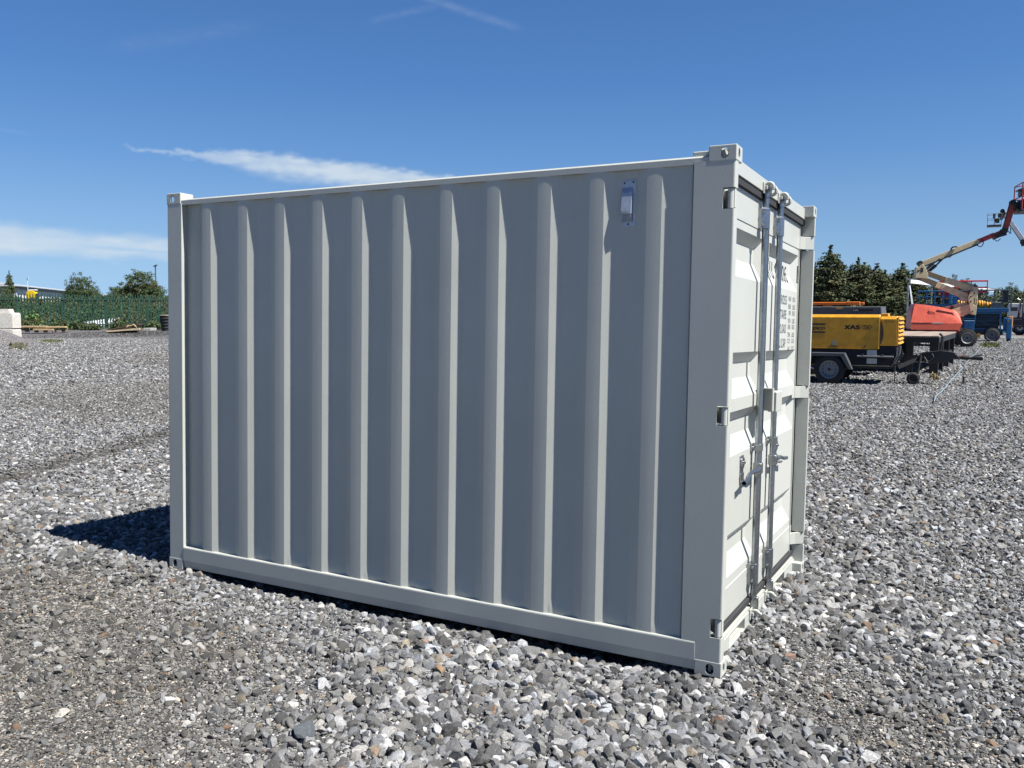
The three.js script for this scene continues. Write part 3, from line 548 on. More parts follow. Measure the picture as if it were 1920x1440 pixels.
{ // dark conifers beyond the machines on the right
  const row = [[1521, 506, 78, 3, 'leftmost dark conifer, half hidden behind the end of the container'], [1549, 463, 74, 0, 'tallest dark pointed conifer just right of the container end'], [1574, 500, 80, 1, 'dark conifer filling the gap right of the tallest tree'], [1602, 484, 76, 2, 'second tallest dark conifer, above the orange rail of the grey generator'], [1621, 502, 79, 3, 'dark conifer above the right end of the grey generator'],
    [1637, 496, 77, 1, 'dark narrow topped conifer above the front end of the yellow compressor'], [1652, 507, 80, 0, 'dark conifer right behind the front end of the yellow compressor'], [1668, 518, 78, 2, 'lower dark conifer left of the feathery topped one'], [1684, 494, 82, 3, 'feathery topped conifer left of the boom lift elbow'], [1704, 508, 80, 1, 'dark conifer directly behind the beige boom elbow'], [1722, 522, 84, 0, 'dark conifer behind the lower beige boom arms'], [1745, 530, 84, 2, 'low dark conifer under the white roof edge, right of the boom elbow'],
    [1562, 496, 84, 2, 'dark conifer between the two tallest trees, nearer the taller left one'], [1588, 501, 85, 0, 'dark conifer between the two tallest trees, nearer the lower right one'], [1613, 494, 85, 1, 'dark conifer standing just behind the second tallest tree on its right'], [1645, 508, 86, 3, 'dark conifer in the low dip of the treeline above the compressor nose'], [1694, 512, 88, 0, 'dark conifer between the feathery topped one and the beige boom elbow']];
  row.forEach(([u, v, d, s, label], k) => { const p = standing(u, d), h = heightAt(v, d); tree('conifer_tree', conifers[s], label, p, h, h * (1.5 + 0.35 * hash(k, 3)), 'dark conifers beyond the yard', k * 1.7); });
  [[1779, 516, 92, 0, 'round dark tree above the middle of the beige boom arms'], [1800, 521, 95, 1, 'dark bushy tree behind the red railed platform'], [1884, 531, 100, 0, 'dark tree with a pointed crown left of the white cab'], [1911, 541, 104, 1, 'dark bushy tree at the right edge of the view']].forEach(([u, v, d, s, label], k) => { const p = standing(u, d), h = heightAt(v, d); tree('broadleaf_tree', broads[s], label, p, h, [h * 0.75, h * 0.8, h * 0.7, h * 0.7][k], 'dark trees behind the lifts', k * 2.1); });
  // hedge along the back of the yard
  const list = [], r = rng(612); for (let k = 0; k < 3000; k++) { const u = 1500 + 470 * r(), d = 88 + 6 * r(), p = standing(u, d), y = r() * lerp(6.4, 3.4, sst(1520, 1730, u)) * (0.75 + 0.4 * noise2(u * 0.04, 3)); const tone = 0.6 + 0.7 * r(); for (let i = 0; i < 26; i++) list.push([p.x + (r() - 0.5) * 1.1, y + (r() - 0.5) * 0.7, p.z + (r() - 0.5) * 1.1, 0.10 + 0.12 * r(), 0.044 * tone, 0.058 * tone, 0.022 * tone]); }
  tag(mesh('hedge', leaves(list), leafMat, scene), 'long dark overgrown hedge behind the black fence and the lifts', 'hedge');
}
{ // trees on the left, beyond the green fence
  const tr = (u, v, d, shape, name, label, wpx, group) => { const p = standing(u, d), h = heightAt(v, d) - p.y; return tree(name, shape, label, p, h, wpx / F * d, group, u, wpx / F * d); };
  tr(27, 508, 108, conifers[2], 'conifer_tree', 'small ragged dark conifer at the left edge beside the grey warehouse', 62, 'trees on the left');
  tr(160, 512, 92, broads[0], 'broadleaf_tree', 'round dark green tree above the middle of the green fence', 74, 'trees on the left');
  tr(264, 504, 92, broads[1], 'broadleaf_tree', 'largest bushy green tree beside the container corner, in front of the lamp post', 100, 'trees on the left');
  tr(6, 533, 66, broads[1], 'bush', 'olive green bush at the left edge behind the fence', 66, 'trees on the left').userData.category = 'bush';
  tr(188, 545, 84, broads[0], 'bush', 'low dark bush between the two round trees', 40, 'trees on the left').userData.category = 'bush';
  tr(312, 552, 96, broads[0], 'bush', 'low dark bush touching the container edge beyond the fence', 40, 'trees on the left').userData.category = 'bush';
  // overgrown bank behind the fence
  const list = [], r = rng(88);
  for (let k = 0; k < 4200; k++) {
    const u = -40 + 400 * r(), d = 61 + 13 * r(); if (u > 154 && u < 228 && d < 63.5) continue; const p = standing(u, d), base = 0.34 + 1.4 * sst(61.5, 72, d), tone = 0.75 + 0.5 * r(), pale = noise2(u * 0.035, d * 0.5, 7) > 0.64; const hgt = (0.25 + 0.75 * r()) * (0.7 + 0.6 * noise2(u * 0.06, d * 0.3, 9));
    for (let i = 0; i < 16; i++) list.push([p.x + (r() - 0.5) * 0.5, base + hgt * r(), p.z + (r() - 0.5) * 0.5, 0.06 + 0.09 * r(), (pale ? 0.055 : 0.020) * tone, (pale ? 0.062 : 0.047) * tone, (pale ? 0.024 : 0.012) * tone, -0.25]);
    if (r() < 0.03) list.push([p.x, base + hgt + 0.1, p.z, 0.07, 0.3, 0.28, 0.2]);
  }
  tag(mesh('weeds', leaves(list), leafMat, scene), 'tall wild weeds and grass growing on the bank behind the green fence', 'weeds').userData.kind = 'stuff';
  const bank = grid(24, 8, (i, j) => { const d = lerp(61, 80, j / 8), p = standing(lerp(-60, 380, i / 24), d); return [p.x, 0.30 + 1.4 * sst(61.5, 72, d), p.z, p.x, p.z]; }, 3);
  const b = mesh('grass_bank', bank, paint(0.07, 0.085, 0.03, { roughness: 1 }), scene); b.userData.kind = 'structure';
  // leafy weeds on the yard side of the fence
  [[40, 54, 0.75, 'dark leafy weed clump beside the white concrete blocks'], [58, 54, 0.9, 'leafy weed clump behind the left end of the timber planks'], [68, 54.5, 1.25, 'bright green tall weed standing above the timber planks'], [118, 55, 0.75, 'low weed clump at the right end of the timber planks'], [150, 55, 0.62, 'low green weed clump left of the white lattice'], [176, 54, 0.45, 'flat green weed tuft in front of the white lattice'], [228, 55, 0.8, 'weed clump behind the broken boards'], [294, 55, 0.6, 'leafy weed clump left of the black tub']].forEach(([u, d, h, label], k) => {
    const p = standing(u, d), l2 = [], q = rng(900 + k), bright = k === 2 ? 1.3 : 0.6; for (let i = 0; i < 420; i++) { const a = q() * 6.283, m = Math.sqrt(q()) * 0.55; l2.push([Math.cos(a) * m, q() * h * (1 - m * 0.7), Math.sin(a) * m, 0.07 + 0.1 * q(), 0.05 * bright * (0.6 + q()), 0.085 * bright * (0.6 + 0.8 * q()), 0.02 * bright, -0.1]); }
    const t = thing('weed_plant', label, 'weed', [p.x, p.y, p.z], 0, 'weeds along the fence'); mesh('leaves', leaves(l2), leafMat, t);
  });
  // short grass on the bank of dark gravel, and a strip by the blue lift
  const patch = (u0, u1, d0, d1, n, h, c, label, name = 'grass') => { const l2 = [], q = rng(n); for (let i = 0; i < n; i++) { const e1 = q() + q() + q(), e2 = (q() + q()) / 2, d = lerp(d0, d1, e2), p = standing(lerp(u0, u1, e1 / 3), d), b = h * (0.35 + q()); if (noise2(p.x * 2.2, p.z * 2.2, 3) < 0.35) continue; const tn = 0.6 + 0.7 * q(); l2.push([p.x, p.y, p.z, b, c[0] * tn, c[1] * tn, c[2] * tn, -1.6]); } tag(mesh(name, leaves(l2), leafMat, scene), label, 'grass').userData.kind = 'stuff'; };
  patch(74, 128, 42, 45.5, 800, 0.07, [0.09, 0.1, 0.035], 'thin green grass on the gravel in front of the timber planks');
  patch(14, 58, 34, 40, 420, 0.13, [0.10, 0.095, 0.06], 'dry weed tufts on the gravel at the left edge');
  patch(1832, 1874, 36.5, 41, 1500, 0.09, [0.085, 0.1, 0.03], 'strip of green grass on the gravel in front of the blue scissor lift');
  patch(1742, 1762, 19.5, 21, 220, 0.09, [0.22, 0.18, 0.09], 'tuft of dry straw grass under the yellow compressor coupling');
}
// ---------------------------------------------------------------- fences
function palisade(name, label, p0, p1, h, mat, pitch, postEvery, cat = 'fence') {
  const dx = p1.x - p0.x, dz = p1.z - p0.z, len = Math.hypot(dx, dz), t = thing(name, label, cat, [p0.x, p0.y, p0.z], -Math.atan2(dz, dx));
  const pale = boxUV(clean(new THREE.ExtrudeGeometry(new THREE.Shape([[-0.033, 0.05], [0.033, 0.05], [0.033, h - 0.1], [0.02, h - 0.04], [0, h], [-0.02, h - 0.04], [-0.033, h - 0.1]].map((q) => new THREE.Vector2(...q))), { depth: 0.008, bevelEnabled: false })));
  for (let x = pitch / 2; x < len; x += pitch) { const m = mesh('pale', pale, mat, t); m.position.set(x, 0, 0.03); m.rotation.y = 0.05 * (hash(Math.round(x * 100), 4) - 0.5); }
  const post = new MB().box(-0.05, 0.05, 0, h - 0.12, -0.05, 0.05, 0.008); const pg = post.build('post', mat, t); for (let x = postEvery; x < len; x += postEvery) { const c = pg.clone(); c.position.x = x; t.add(c); }
  for (const y of [0.35, h - 0.4]) new MB().polyX([[0.04, y], [0.095, y], [0.095, y + 0.085], [0.088, y + 0.085], [0.088, y + 0.007], [0.04, y + 0.007]], 0, len).build('rail', mat, t);
  return t;
}
const greenPaint = paint(0.006, 0.045, 0.028, { roughness: 0.5 }), blackPaint = paint(0.02, 0.026, 0.026, { roughness: 0.6 });
{
  const a = at(33, 625, 56), b = at(278, 622, 60.2), dir = b.clone().sub(a); const s = a.clone().addScaledVector(dir, -0.115), e = a.clone().addScaledVector(dir, 1.35); s.y = e.y = 0.22;
  const post3 = Math.hypot(dir.x, dir.z) / 3;
  const f = palisade('palisade_fence', 'green steel palisade fence with pointed pales along the left side of the yard', s, e, 2.42, greenPaint, 0.162, post3);
  f.children.filter((c) => c.name === 'post').forEach((c) => { c.position.x -= post3 - 0.115 * 3 * post3; });
  const c = at(1490, 600, 84), d = at(1975, 600, 92); c.y = d.y = 0.0;
  palisade('palisade_fence', 'black steel palisade fence in front of the dark conifers', c, d, 1.95, blackPaint, 0.2, 2.75);
}
// ---------------------------------------------------------------- left background
{
  const cool = paint(0.72, 0.76, 0.8, { roughness: 0.55 }), dk = paint(0.06, 0.07, 0.08), p0 = at(30, 533, 112), p1 = at(215, 548, 196), dx = p1.x - p0.x, dz = p1.z - p0.z, len = Math.hypot(dx, dz);
  const t = thing('warehouse', 'low light grey metal warehouse with a shallow roof beyond the green fence', 'warehouse', [p0.x, 0, p0.z], -Math.atan2(dz, dx));
  new MB().box(0, len, 0, 4.3, -24, 0).build('wall', cool, t); new MB().box(-0.3, len + 0.3, 4.3, 4.62, -24.2, 0.35).build('gutter', dk, t);
  new MB().polyX([[0.5, 4.625], [0.5, 4.72], [-12, 6.3], [-24.4, 4.72], [-24.4, 4.625]], -0.4, len + 0.4).build('roof', paint(0.42, 0.45, 0.48, { roughness: 0.45 }), t);
  const rib = new MB().box(-0.05, 0.05, 0, 4.29, 0.0005, 0.06).build('wall_rib', cool, t); for (let x = 3; x < len; x += 3) { const c = rib.clone(); c.position.x = x; t.add(c); }
  const l = at(294, 582, 130), lp = thing('lamp_post', 'slim dark lamp post rising behind the bushy tree next to the container', 'lamp post', [l.x, 0, l.z]);
  const lh = heightAt(499, 130); new MB().rod([0, 0, 0], [0, lh, 0], 0.11, 8, 0.07).build('pole', dk, lp); new MB().beam([0, lh, 0], [0.75, lh + 0.1, 0.4], 0.3, 0.14).beam([0, lh, 0], [-0.6, lh - 0.02, -0.3], 0.3, 0.14).build('lamp_head', dk, lp);
  const l2 = at(54, 582, 106); const pp = thing('lamp_post', 'thin pale pole standing in front of the warehouse roof', 'pole', [l2.x, 0, l2.z]); new MB().rod([0, 0, 0], [0, heightAt(522, 106), 0], 0.05, 6, 0.035).build('pole', cool, pp); new MB().box(-0.06, 0.2, heightAt(522, 106) - 0.03, heightAt(522, 106) + 0.05, -0.06, 0.06).build('lamp_head', cool, pp);
  // yellow round-topped hood
  const d = 92, y = at(59, 582, d), s = d / F, h = thing('machine_hood', 'bright yellow round topped machine cab showing above the green fence', 'machine', [y.x, 0, y.z], YAW);
  const top = heightAt(545, d), pts = [[-9 * s, 0.2], [9 * s, 0.2], [9 * s, top - 8 * s], ...arc(2 * s, top - 7 * s, 7 * s, 0, Math.PI / 2, 5), ...arc(-2 * s, top - 7 * s, 7 * s, Math.PI / 2, Math.PI, 5), [-9 * s, top - 8 * s]];
  new MB().poly(pts, -0.5, 0, 0.04).build('hood', paint(0.8, 0.55, 0.01, { roughness: 0.35 }), h); new MB().box(-5 * s, 9 * s, top + 0.005, top + 2.2 * s, -0.48, -0.05, 0.03).build('roof_cap', paint(0.75, 0.75, 0.75), h); new MB().box(9 * s, 10.4 * s, 0.3, top - 5 * s, -0.48, -0.05).build('side_post', M.dark, h);
}
{ // concrete blocks, gravel heap, timber and scrap in front of the fence
  const conc = paint(0.62, 0.59, 0.53, { roughness: 0.9, bumpMap: wearMap, bumpScale: 0.004 }), d = 46, s = d / F, pr = at(23.5, 600, d);
  const blk = (y0, y1, lug, label) => { const t = thing('concrete_block', label, 'concrete block', [pr.x, y0, pr.z], YAW, 'stacked concrete blocks'); const w = 1.6, m = new MB().poly([[-w, 0], [0, 0], [0, y1 - y0 - 0.08], [-0.08, y1 - y0], [-w, y1 - y0]], -0.8, 0, 0.015); m.build('block', conc, t); if (lug) new MB().poly([[-w, y1 - y0 + 0.003], [-8 * s, y1 - y0 + 0.003], [-10.5 * s, y1 - y0 + 0.2], [-w, y1 - y0 + 0.2]], -0.62, -0.18, 0.01).build('lug', conc, t); };
  blk(-0.06, 0.585, false, 'lower white concrete block at the left edge, mostly buried by the gravel heap'); blk(0.62, 1.43, true, 'upper white concrete block with a raised lug at the left edge');
  const hp = standing(-14, 41), hm = new MB(); const r0 = 1.55; const hg = grid(26, 10, (i, j) => { const a = i / 26 * Math.PI * 2, q = j / 10, x = Math.cos(a) * q * r0, z = Math.sin(a) * q * r0 * 1.3; return [x, 0.86 * Math.pow(Math.max(0, 1 - q), 0.9) + 0.08 * (fbm(x * 3 + 9, z * 3 + 9, 3, 3) - 0.5) - 0.03, z, x, z]; }, 1.2);
  const hmMat = new THREE.MeshStandardMaterial({ map: gravelMap, bumpMap: gravelBump, bumpScale: 0.02, roughness: 1, side: THREE.DoubleSide }); hmMat.color.setRGB(0.75, 0.72, 0.72);
  const heap = mesh('gravel_heap', hg, hmMat, scene); heap.position.set(hp.x, hp.y, hp.z); tag(heap, 'heap of dark grey gravel against the white concrete blocks', 'gravel heap');
  const wood = paint(0.5, 0.36, 0.2, { roughness: 0.85 }), grey = paint(0.2, 0.15, 0.1, { roughness: 0.9 }), brown = paint(0.05, 0.028, 0.018, { roughness: 0.9 });
  { const D = 50.5, k = D / F, p = standing(87, D), t = thing('timber_stack', 'stack of pale timber planks lying on blocks in front of the green fence', 'timber', [p.x, p.y, p.z], YAW), Y = (v) => heightAt(v, D) - p.y; const pl = (u0, u1, v0, v1, z, m = wood) => new MB().box((u0 - 87) * k, (u1 - 87) * k, Y(v1), Y(v0), z - 0.3, z, 0.012).build('plank', m, t);
    pl(45, 92, 610.8, 613.8, 0.1); pl(90, 128, 611.6, 614.6, 0.1); pl(63, 98, 614.2, 616, 0.05); pl(50, 59, 614.2, 615.2, 0); pl(70, 107, 616.4, 619.2, 0.2); for (const u of [73, 90, 106]) pl(u - 1.8, u + 1.8, 619.4, 623, 0.15, grey); pl(49, 54, 615.4, 622, -0.1, grey); pl(118, 126, 614.8, 622, -0.1, grey); }
  { const D = 50.5, k = D / F, p = standing(238, D), t = thing('scrap_pile', 'pile of broken brown boards with one long pale plank near the container', 'scrap wood', [p.x, p.y, p.z], YAW), Y = (v) => heightAt(v, D) - p.y, X = (u) => (u - 238) * k;
    new MB().beam([X(209), Y(621), 0.3], [X(270), Y(616.2), 0.3], 0.2, 0.085).build('plank', paint(0.6, 0.48, 0.3), t);
    const bd = (u0, v0, u1, v1, z, m, w = 0.35) => new MB().beam([X(u0), Y(v0), z], [X(u1), Y(v1), z - 0.2], w, 0.06).build('board', m, t);
    bd(208, 617.5, 238, 612.5, 0, brown, 0.8); bd(226, 615, 262, 609, -0.2, brown, 0.9); bd(232, 611, 260, 607.5, -0.3, brown, 0.7); bd(222, 619, 256, 613, 0.1, brown); bd(243, 612.5, 251, 610, 0.15, wood, 0.1); bd(256, 608, 260, 614.5, 0.15, wood, 0.12); bd(246, 610, 248, 614.5, 0.16, wood, 0.08); bd(231, 615, 236, 619, 0.16, wood, 0.06); bd(209, 621.5, 262, 620.5, 0, brown, 0.7); }
  { const D = 52, p = standing(279, D), t = tag(new MB().box(-0.22, 0.22, 0, 0.17, -0.9, 0, 0.02).build('kerb_stone', paint(0.4, 0.4, 0.38), scene), 'short grey concrete kerb stone lying between the broken boards and the black tub', 'kerb stone'); t.position.copy(p); t.rotation.y = YAW; }
  { const D = 51.5, p = standing(316, D), t = thing('plant_tub', 'black ribbed tub with a pale rim half hidden behind the container corner', 'tub', [p.x, p.y, p.z]); const hh = heightAt(590, D) - p.y; new MB().add(new THREE.CylinderGeometry(0.37, 0.27, hh - 0.06, 20), 0, (hh - 0.06) / 2, 0).build('tub', M.rubber, t); for (let k = 0; k < 4; k++) new MB().add(new THREE.TorusGeometry(0.29 + 0.022 * k, 0.03, 6, 20), 0, 0.2 + 0.18 * k, 0, Math.PI / 2).build('rib', M.rubber, t); new MB().add(new THREE.TorusGeometry(0.37, 0.035, 6, 24), 0, hh - 0.04, 0, Math.PI / 2).build('rim', paint(0.3, 0.27, 0.2), t); }
  { const D = 61.2, k = D / F, p = standing(190, D), t = thing('lattice_panel', 'white diagonal lattice panels leaning behind the green fence', 'lattice', [p.x, p.y, p.z], YAW), Y = (v) => heightAt(v, D) - p.y, X = (u) => (u - 190) * k, w = paint(0.62, 0.66, 0.7);
    for (const [u0, u1, t0, t1, b0, b1] of [[160, 190, 604, 600, 615, 613], [184, 223, 600.5, 595.5, 612.5, 607]]) for (let i = 0; i < 8; i++) for (const sl of [0.34, -0.1]) { const a = lerp(u0, u1, i / 7), f = i / 7; new MB().beam([X(a), Y(lerp(b0, b1, f)), 0.1], [X(a - sl * 14), Y(lerp(t0, t1, f)), -0.25], 0.085, 0.012, V3(0, 0, 1)).build('slat', w, t); } }
}
// ---------------------------------------------------------------- right background
{ // roof edge on slim posts, far behind
  const wh = paint(0.8, 0.8, 0.8, { roughness: 0.5 }), gr = paint(0.4, 0.43, 0.46, { metalness: 0.4 }), a = at(1708, 526, 70), b = at(1925, 557, 124); a.y = b.y = heightAt(527, 70);
  const dx = b.x - a.x, dz = b.z - a.z, len = Math.hypot(dx, dz), t = thing('canopy', 'long open canopy with a white roof edge on slim grey posts behind the lifts', 'canopy', [a.x, 0, a.z], -Math.atan2(dz, dx));
  new MB().box(0, len, a.y - 0.17, a.y + 0.12, -0.1, 0).build('fascia', wh, t); new MB().box(0, len, a.y + 0.123, a.y + 0.26, -0.5, -0.35).build('roof_edge', paint(0.05, 0.055, 0.06), t);
  const post = new MB().box(-0.05, 0.05, 0, a.y - 0.175, -0.25, -0.15).build('post', gr, t); for (let k = 1; k < 9; k++) { const c = post.clone(); c.position.x = k * len / 8; t.add(c); } new MB().rod([0.2, a.y - 0.3, -0.15], [-1.6, 0.05, 0.8], 0.035, 6).rod([0.35, a.y - 0.3, -0.15], [-1.0, 0.05, 0.8], 0.035, 6).build('brace', gr, t);
}
const sp = M.black;
function wheel(parent, x, z, r, w, rim, rimR, treads = 0, y = r) {
  const t = new MB(); const prof = [[rimR, -w / 2], [r * 0.9, -w / 2], [r * 0.985, -w * 0.36], [r, -w * 0.2], [r, w * 0.2], [r * 0.985, w * 0.36], [r * 0.9, w / 2], [rimR, w / 2]].map((p) => new THREE.Vector2(...p));
  t.add(new THREE.LatheGeometry(prof, 36), 0, 0, 0, Math.PI / 2); for (let k = 0; k < treads; k++) { const a = k / treads * Math.PI * 2; t.add(new THREE.BoxGeometry(0.035, 0.07, w * 0.9), Math.cos(a) * r * 0.985, Math.sin(a) * r * 0.985, 0, 0, 0, a + Math.PI / 2 + 0.5 * (k % 2 ? 1 : -1)); }
  const m = t.build('wheel', M.tyre, parent); m.position.set(x, y, z);
  const q = new MB(); q.add(new THREE.LatheGeometry([[0.001, w * 0.28], [rimR * 0.2, w * 0.28], [rimR * 0.26, w * 0.2], [rimR * 0.62, w * 0.2], [rimR * 0.8, w * 0.28], [rimR * 0.86, w * 0.42], [rimR, w * 0.52], [rimR * 1.03, w * 0.5], [rimR, w * 0.3], [rimR, -w * 0.5], [0.001, -w * 0.4]].map((p) => new THREE.Vector2(...p)), 36), 0, 0, 0, Math.PI / 2);
  q.build('rim', rim, m);
  const hub = new MB(); for (let k = 0; k < 12; k++) { const a = k / 12 * Math.PI * 2; hub.add(new THREE.CylinderGeometry(rimR * 0.085, rimR * 0.085, 0.008, 8), Math.cos(a) * rimR * 0.73, Math.sin(a) * rimR * 0.73, w * 0.245, Math.PI / 2); } hub.add(new THREE.CylinderGeometry(rimR * 0.17, rimR * 0.17, 0.03, 14), 0, 0, w * 0.285, Math.PI / 2); hub.build('hub', sp, m);
  return m;
}
function print(parent, text, x, y, z, h, wide, color, opts = {}) { // flat lettering on a face that looks along +z
  const cw = 512, ch = Math.round(cw * h / wide), c = document.createElement('canvas'); c.width = cw; c.height = ch; const g = c.getContext('2d'); g.clearRect(0, 0, cw, ch); g.fillStyle = color;
  if (opts.draw) opts.draw(g, cw, ch); else { g.font = `${opts.w ?? 'bold'} ${Math.round(ch * 0.95)}px ${opts.font ?? 'sans-serif'}`; const mw = g.measureText(text).width; g.scale(cw / mw, 1); g.textBaseline = 'alphabetic'; g.fillText(text, 0, ch * 0.86); if (opts.bold) { g.strokeStyle = color; g.lineWidth = ch * opts.bold; g.strokeText(text, 0, ch * 0.86); } }
  const t = new THREE.CanvasTexture(c); t.colorSpace = THREE.SRGBColorSpace; const m = new THREE.MeshStandardMaterial({ map: t, transparent: true, roughness: 0.5 });
  const o = mesh('lettering', new THREE.PlaneGeometry(wide, h), m, parent); o.position.set(x + wide / 2, y + h / 2, z); return o;
}
{ // yellow towable compressor
  const X0 = 1.49, Z0 = -16.75, t = thing('air_compressor', 'yellow towable air compressor on one axle parked right of the container', 'air compressor', [X0, 0, Z0]);
  const Y = paint(0.66, 0.31, 0.008, { roughness: 0.42 }), navy = paint(0.004, 0.005, 0.011, { roughness: 0.8 }), fen = paint(0.07, 0.077, 0.085, { roughness: 0.5 }), fr = 0.69;
  const canopy = new MB().polyX([[-fr, 0.76], [fr, 0.76], [fr, 1.42], [fr - 0.05, 1.475], [-fr + 0.05, 1.475], [-fr, 1.42]], -1.9, 0.955, 0.012).build('canopy', Y, t);
  new MB().box(-1.89, 0.945, 0.752, 0.766, fr + 0.001, fr + 0.008).build('door_edge', Y, canopy); new MB().box(0.938, 0.95, 0.78, 1.44, fr + 0.001, fr + 0.012).build('door_edge', paint(0.8, 0.5, 0.06), canopy);
  const nose = new MB().polyX([[-fr, 0.83], [fr - 0.006, 0.83], [fr - 0.006, 1.385], [fr - 0.05, 1.44], [-fr + 0.05, 1.44], [-fr, 1.385]], 0.965, 1.285, 0.01).build('nose_section', Y, t);
  new MB().poly([[0.985, 0.86], [1.02, 0.98], [1.03, 1.12], [1.01, 1.25], [0.985, 1.34], [0.97, 1.34], [0.97, 0.86]], fr - 0.004, fr - 0.002).build('seam', M.dark, nose);
  new MB().box(1.2855, 1.31, 0.835, 1.43, fr - 0.05, fr - 0.008, 0.004).box(1.2855, 1.31, 0.835, 1.43, -fr, -fr + 0.04, 0.004).build('grille_frame', Y, nose);
  new MB().box(1.2855, 1.29, 0.84, 1.42, -fr + 0.04, fr - 0.05).build('grille_back', M.black, nose);
  for (let k = 0; k < 7; k++) new MB().polyX([[-fr + 0.04, 0], [fr - 0.05, 0], [fr - 0.05, 0.006], [-fr + 0.04, 0.006]], 0, 0.058).add(new THREE.BoxGeometry(0.001, 0.001, 0.001)).build('louvre', Y, nose).position.set(1.295, 0.862 + 0.085 * k, 0);
  nose.children.filter((c) => c.name === 'louvre').forEach((c) => { c.rotation.z = -0.9; c.position.y += 0.04; });
  new MB().poly([[-1.9, 0.40], [1.19, 0.40], [1.28, 0.62], [1.29, 0.826], [0.96, 0.826], [0.958, 0.756], [-1.9, 0.756]], -fr + 0.02, fr - 0.015, 0.01).build('base_tub', navy, t);
  new MB().beam([1.19, 0.39, fr - 0.06], [1.33, 0.62, fr - 0.06], 0.1, 0.03).beam([1.33, 0.62, fr - 0.06], [1.34, 0.82, fr - 0.06], 0.1, 0.03).beam([1.19, 0.39, -fr + 0.06], [1.33, 0.62, -fr + 0.06], 0.1, 0.03).build('corner_guard', fen, t);
  new MB().box(-1.9, 1.18, 0.345, 0.398, fr - 0.12, fr - 0.04).box(-1.9, 1.18, 0.345, 0.398, -fr + 0.04, -fr + 0.12).box(-0.08, 0.1, 0.24, 0.344, -0.62, 0.62).build('chassis', M.black, t);
  new MB().box(-0.9, 1.16, 0.399, 0.412, fr - 0.012, fr - 0.002).build('sill_strip', paint(0.5, 0.42, 0.2), t);
  new MB().polyX([[fr - 0.002, 0.575], [fr + 0.07, 0.585], [fr + 0.07, 0.605], [fr - 0.002, 0.625]], 0.53, 1.24, 0.004).box(0.62, 0.66, 0.625, 0.65, fr, fr + 0.04).box(1.0, 1.04, 0.625, 0.65, fr, fr + 0.04).build('side_step', fen, t);
  const fp = [[-0.62, 0.30], [-0.57, 0.30], [-0.33, 0.60], [0.22, 0.60], [0.39, 0.33], [0.46, 0.33], [0.45, 0.36], [0.30, 0.67], [-0.37, 0.67]]; new MB().poly(fp, fr - 0.02, fr + 0.22, 0.008).build('mudguard', fen, t); new MB().poly(fp, -fr - 0.22, -fr + 0.02, 0.008).build('mudguard', fen, t);
  new MB().poly([[-0.33, 0.42], [0.22, 0.42], [0.2, 0.59], [-0.31, 0.59]], fr - 0.014, fr - 0.008).build('wheel_well', M.black, t);
  const rimMat = paint(0.24, 0.25, 0.265, { metalness: 0.3 }); wheel(t, 0, fr + 0.11, 0.315, 0.19, rimMat, 0.19); const w2 = wheel(t, 0, -fr - 0.11, 0.315, 0.19, rimMat, 0.19); w2.rotation.y = Math.PI;
  print(t, 'XAS', 0.26, 1.155, fr + 0.009, 0.115, 0.31, '#0a0702', { bold: 0.07 }); print(t, '', 0.59, 1.165, fr + 0.009, 0.095, 0.225, '#140f06', { draw: (g, w, h) => { g.strokeStyle = '#140f06'; g.lineWidth = h * 0.1; g.beginPath(); g.moveTo(h * 0.5, h * 0.1); g.lineTo(w - h * 0.45, h * 0.06); g.quadraticCurveTo(w - 4, h * 0.5, w - h * 0.5, h * 0.92); g.lineTo(h * 0.4, h * 0.92); g.quadraticCurveTo(4, h * 0.5, h * 0.5, h * 0.1); g.stroke(); g.fillStyle = '#3a2a0c'; g.font = `italic bold ${Math.round(h * 0.82)}px sans-serif`; g.fillText('186', w * 0.16, h * 0.8); } });
  print(t, '478', 1.03, 1.30, fr - 0.003, 0.065, 0.19, '#3b2608', { w: 'normal' });
  print(t, 'Atlas Copco', -1.02, 1.14, fr + 0.009, 0.10, 0.89, '#0d0803', { font: 'serif', w: 'italic', bold: 0.05 });
  for (const y of [1.255, 1.085]) new MB().box(-1.0, -0.13, y, y + 0.035, fr + 0.0005, fr + 0.003).build('stripe', M.black, t);
  new MB().box(0.03, 0.1, 0.83, 0.93, fr + 0.0005, fr + 0.012, 0.003).build('lock', M.zinc, t); new MB().box(-0.02, 0.15, 0.80, 0.812, fr + 0.0005, fr + 0.015).build('handle', M.black, t); new MB().box(0.66, 0.70, 0.80, 0.825, fr + 0.0005, fr + 0.01).build('handle', M.black, t);
  new MB().box(0.72, 0.91, 0.60, 0.735, fr - 0.004, fr - 0.002).box(0.72, 0.92, 0.45, 0.56, fr - 0.004, fr - 0.002).build('sticker', paint(0.55, 0.55, 0.5), t);
  new MB().box(0.955, 1.10, 1.4405, 1.50, 0.2, 0.62, 0.01).build('filler_box', Y, t);
  const b = new MB(); b.beam([1.15, 0.36, 0], [1.4, 0.40, 0.0], 0.14, 0.1).beam([1.38, 0.39, 0], [1.86, 0.665, 0], 0.14, 0.11).beam([1.3, 0.37, 0.4], [1.7, 0.56, 0.05], 0.06, 0.07).beam([1.3, 0.37, -0.4], [1.7, 0.56, -0.05], 0.06, 0.07);
  b.build('drawbar', M.black, t);
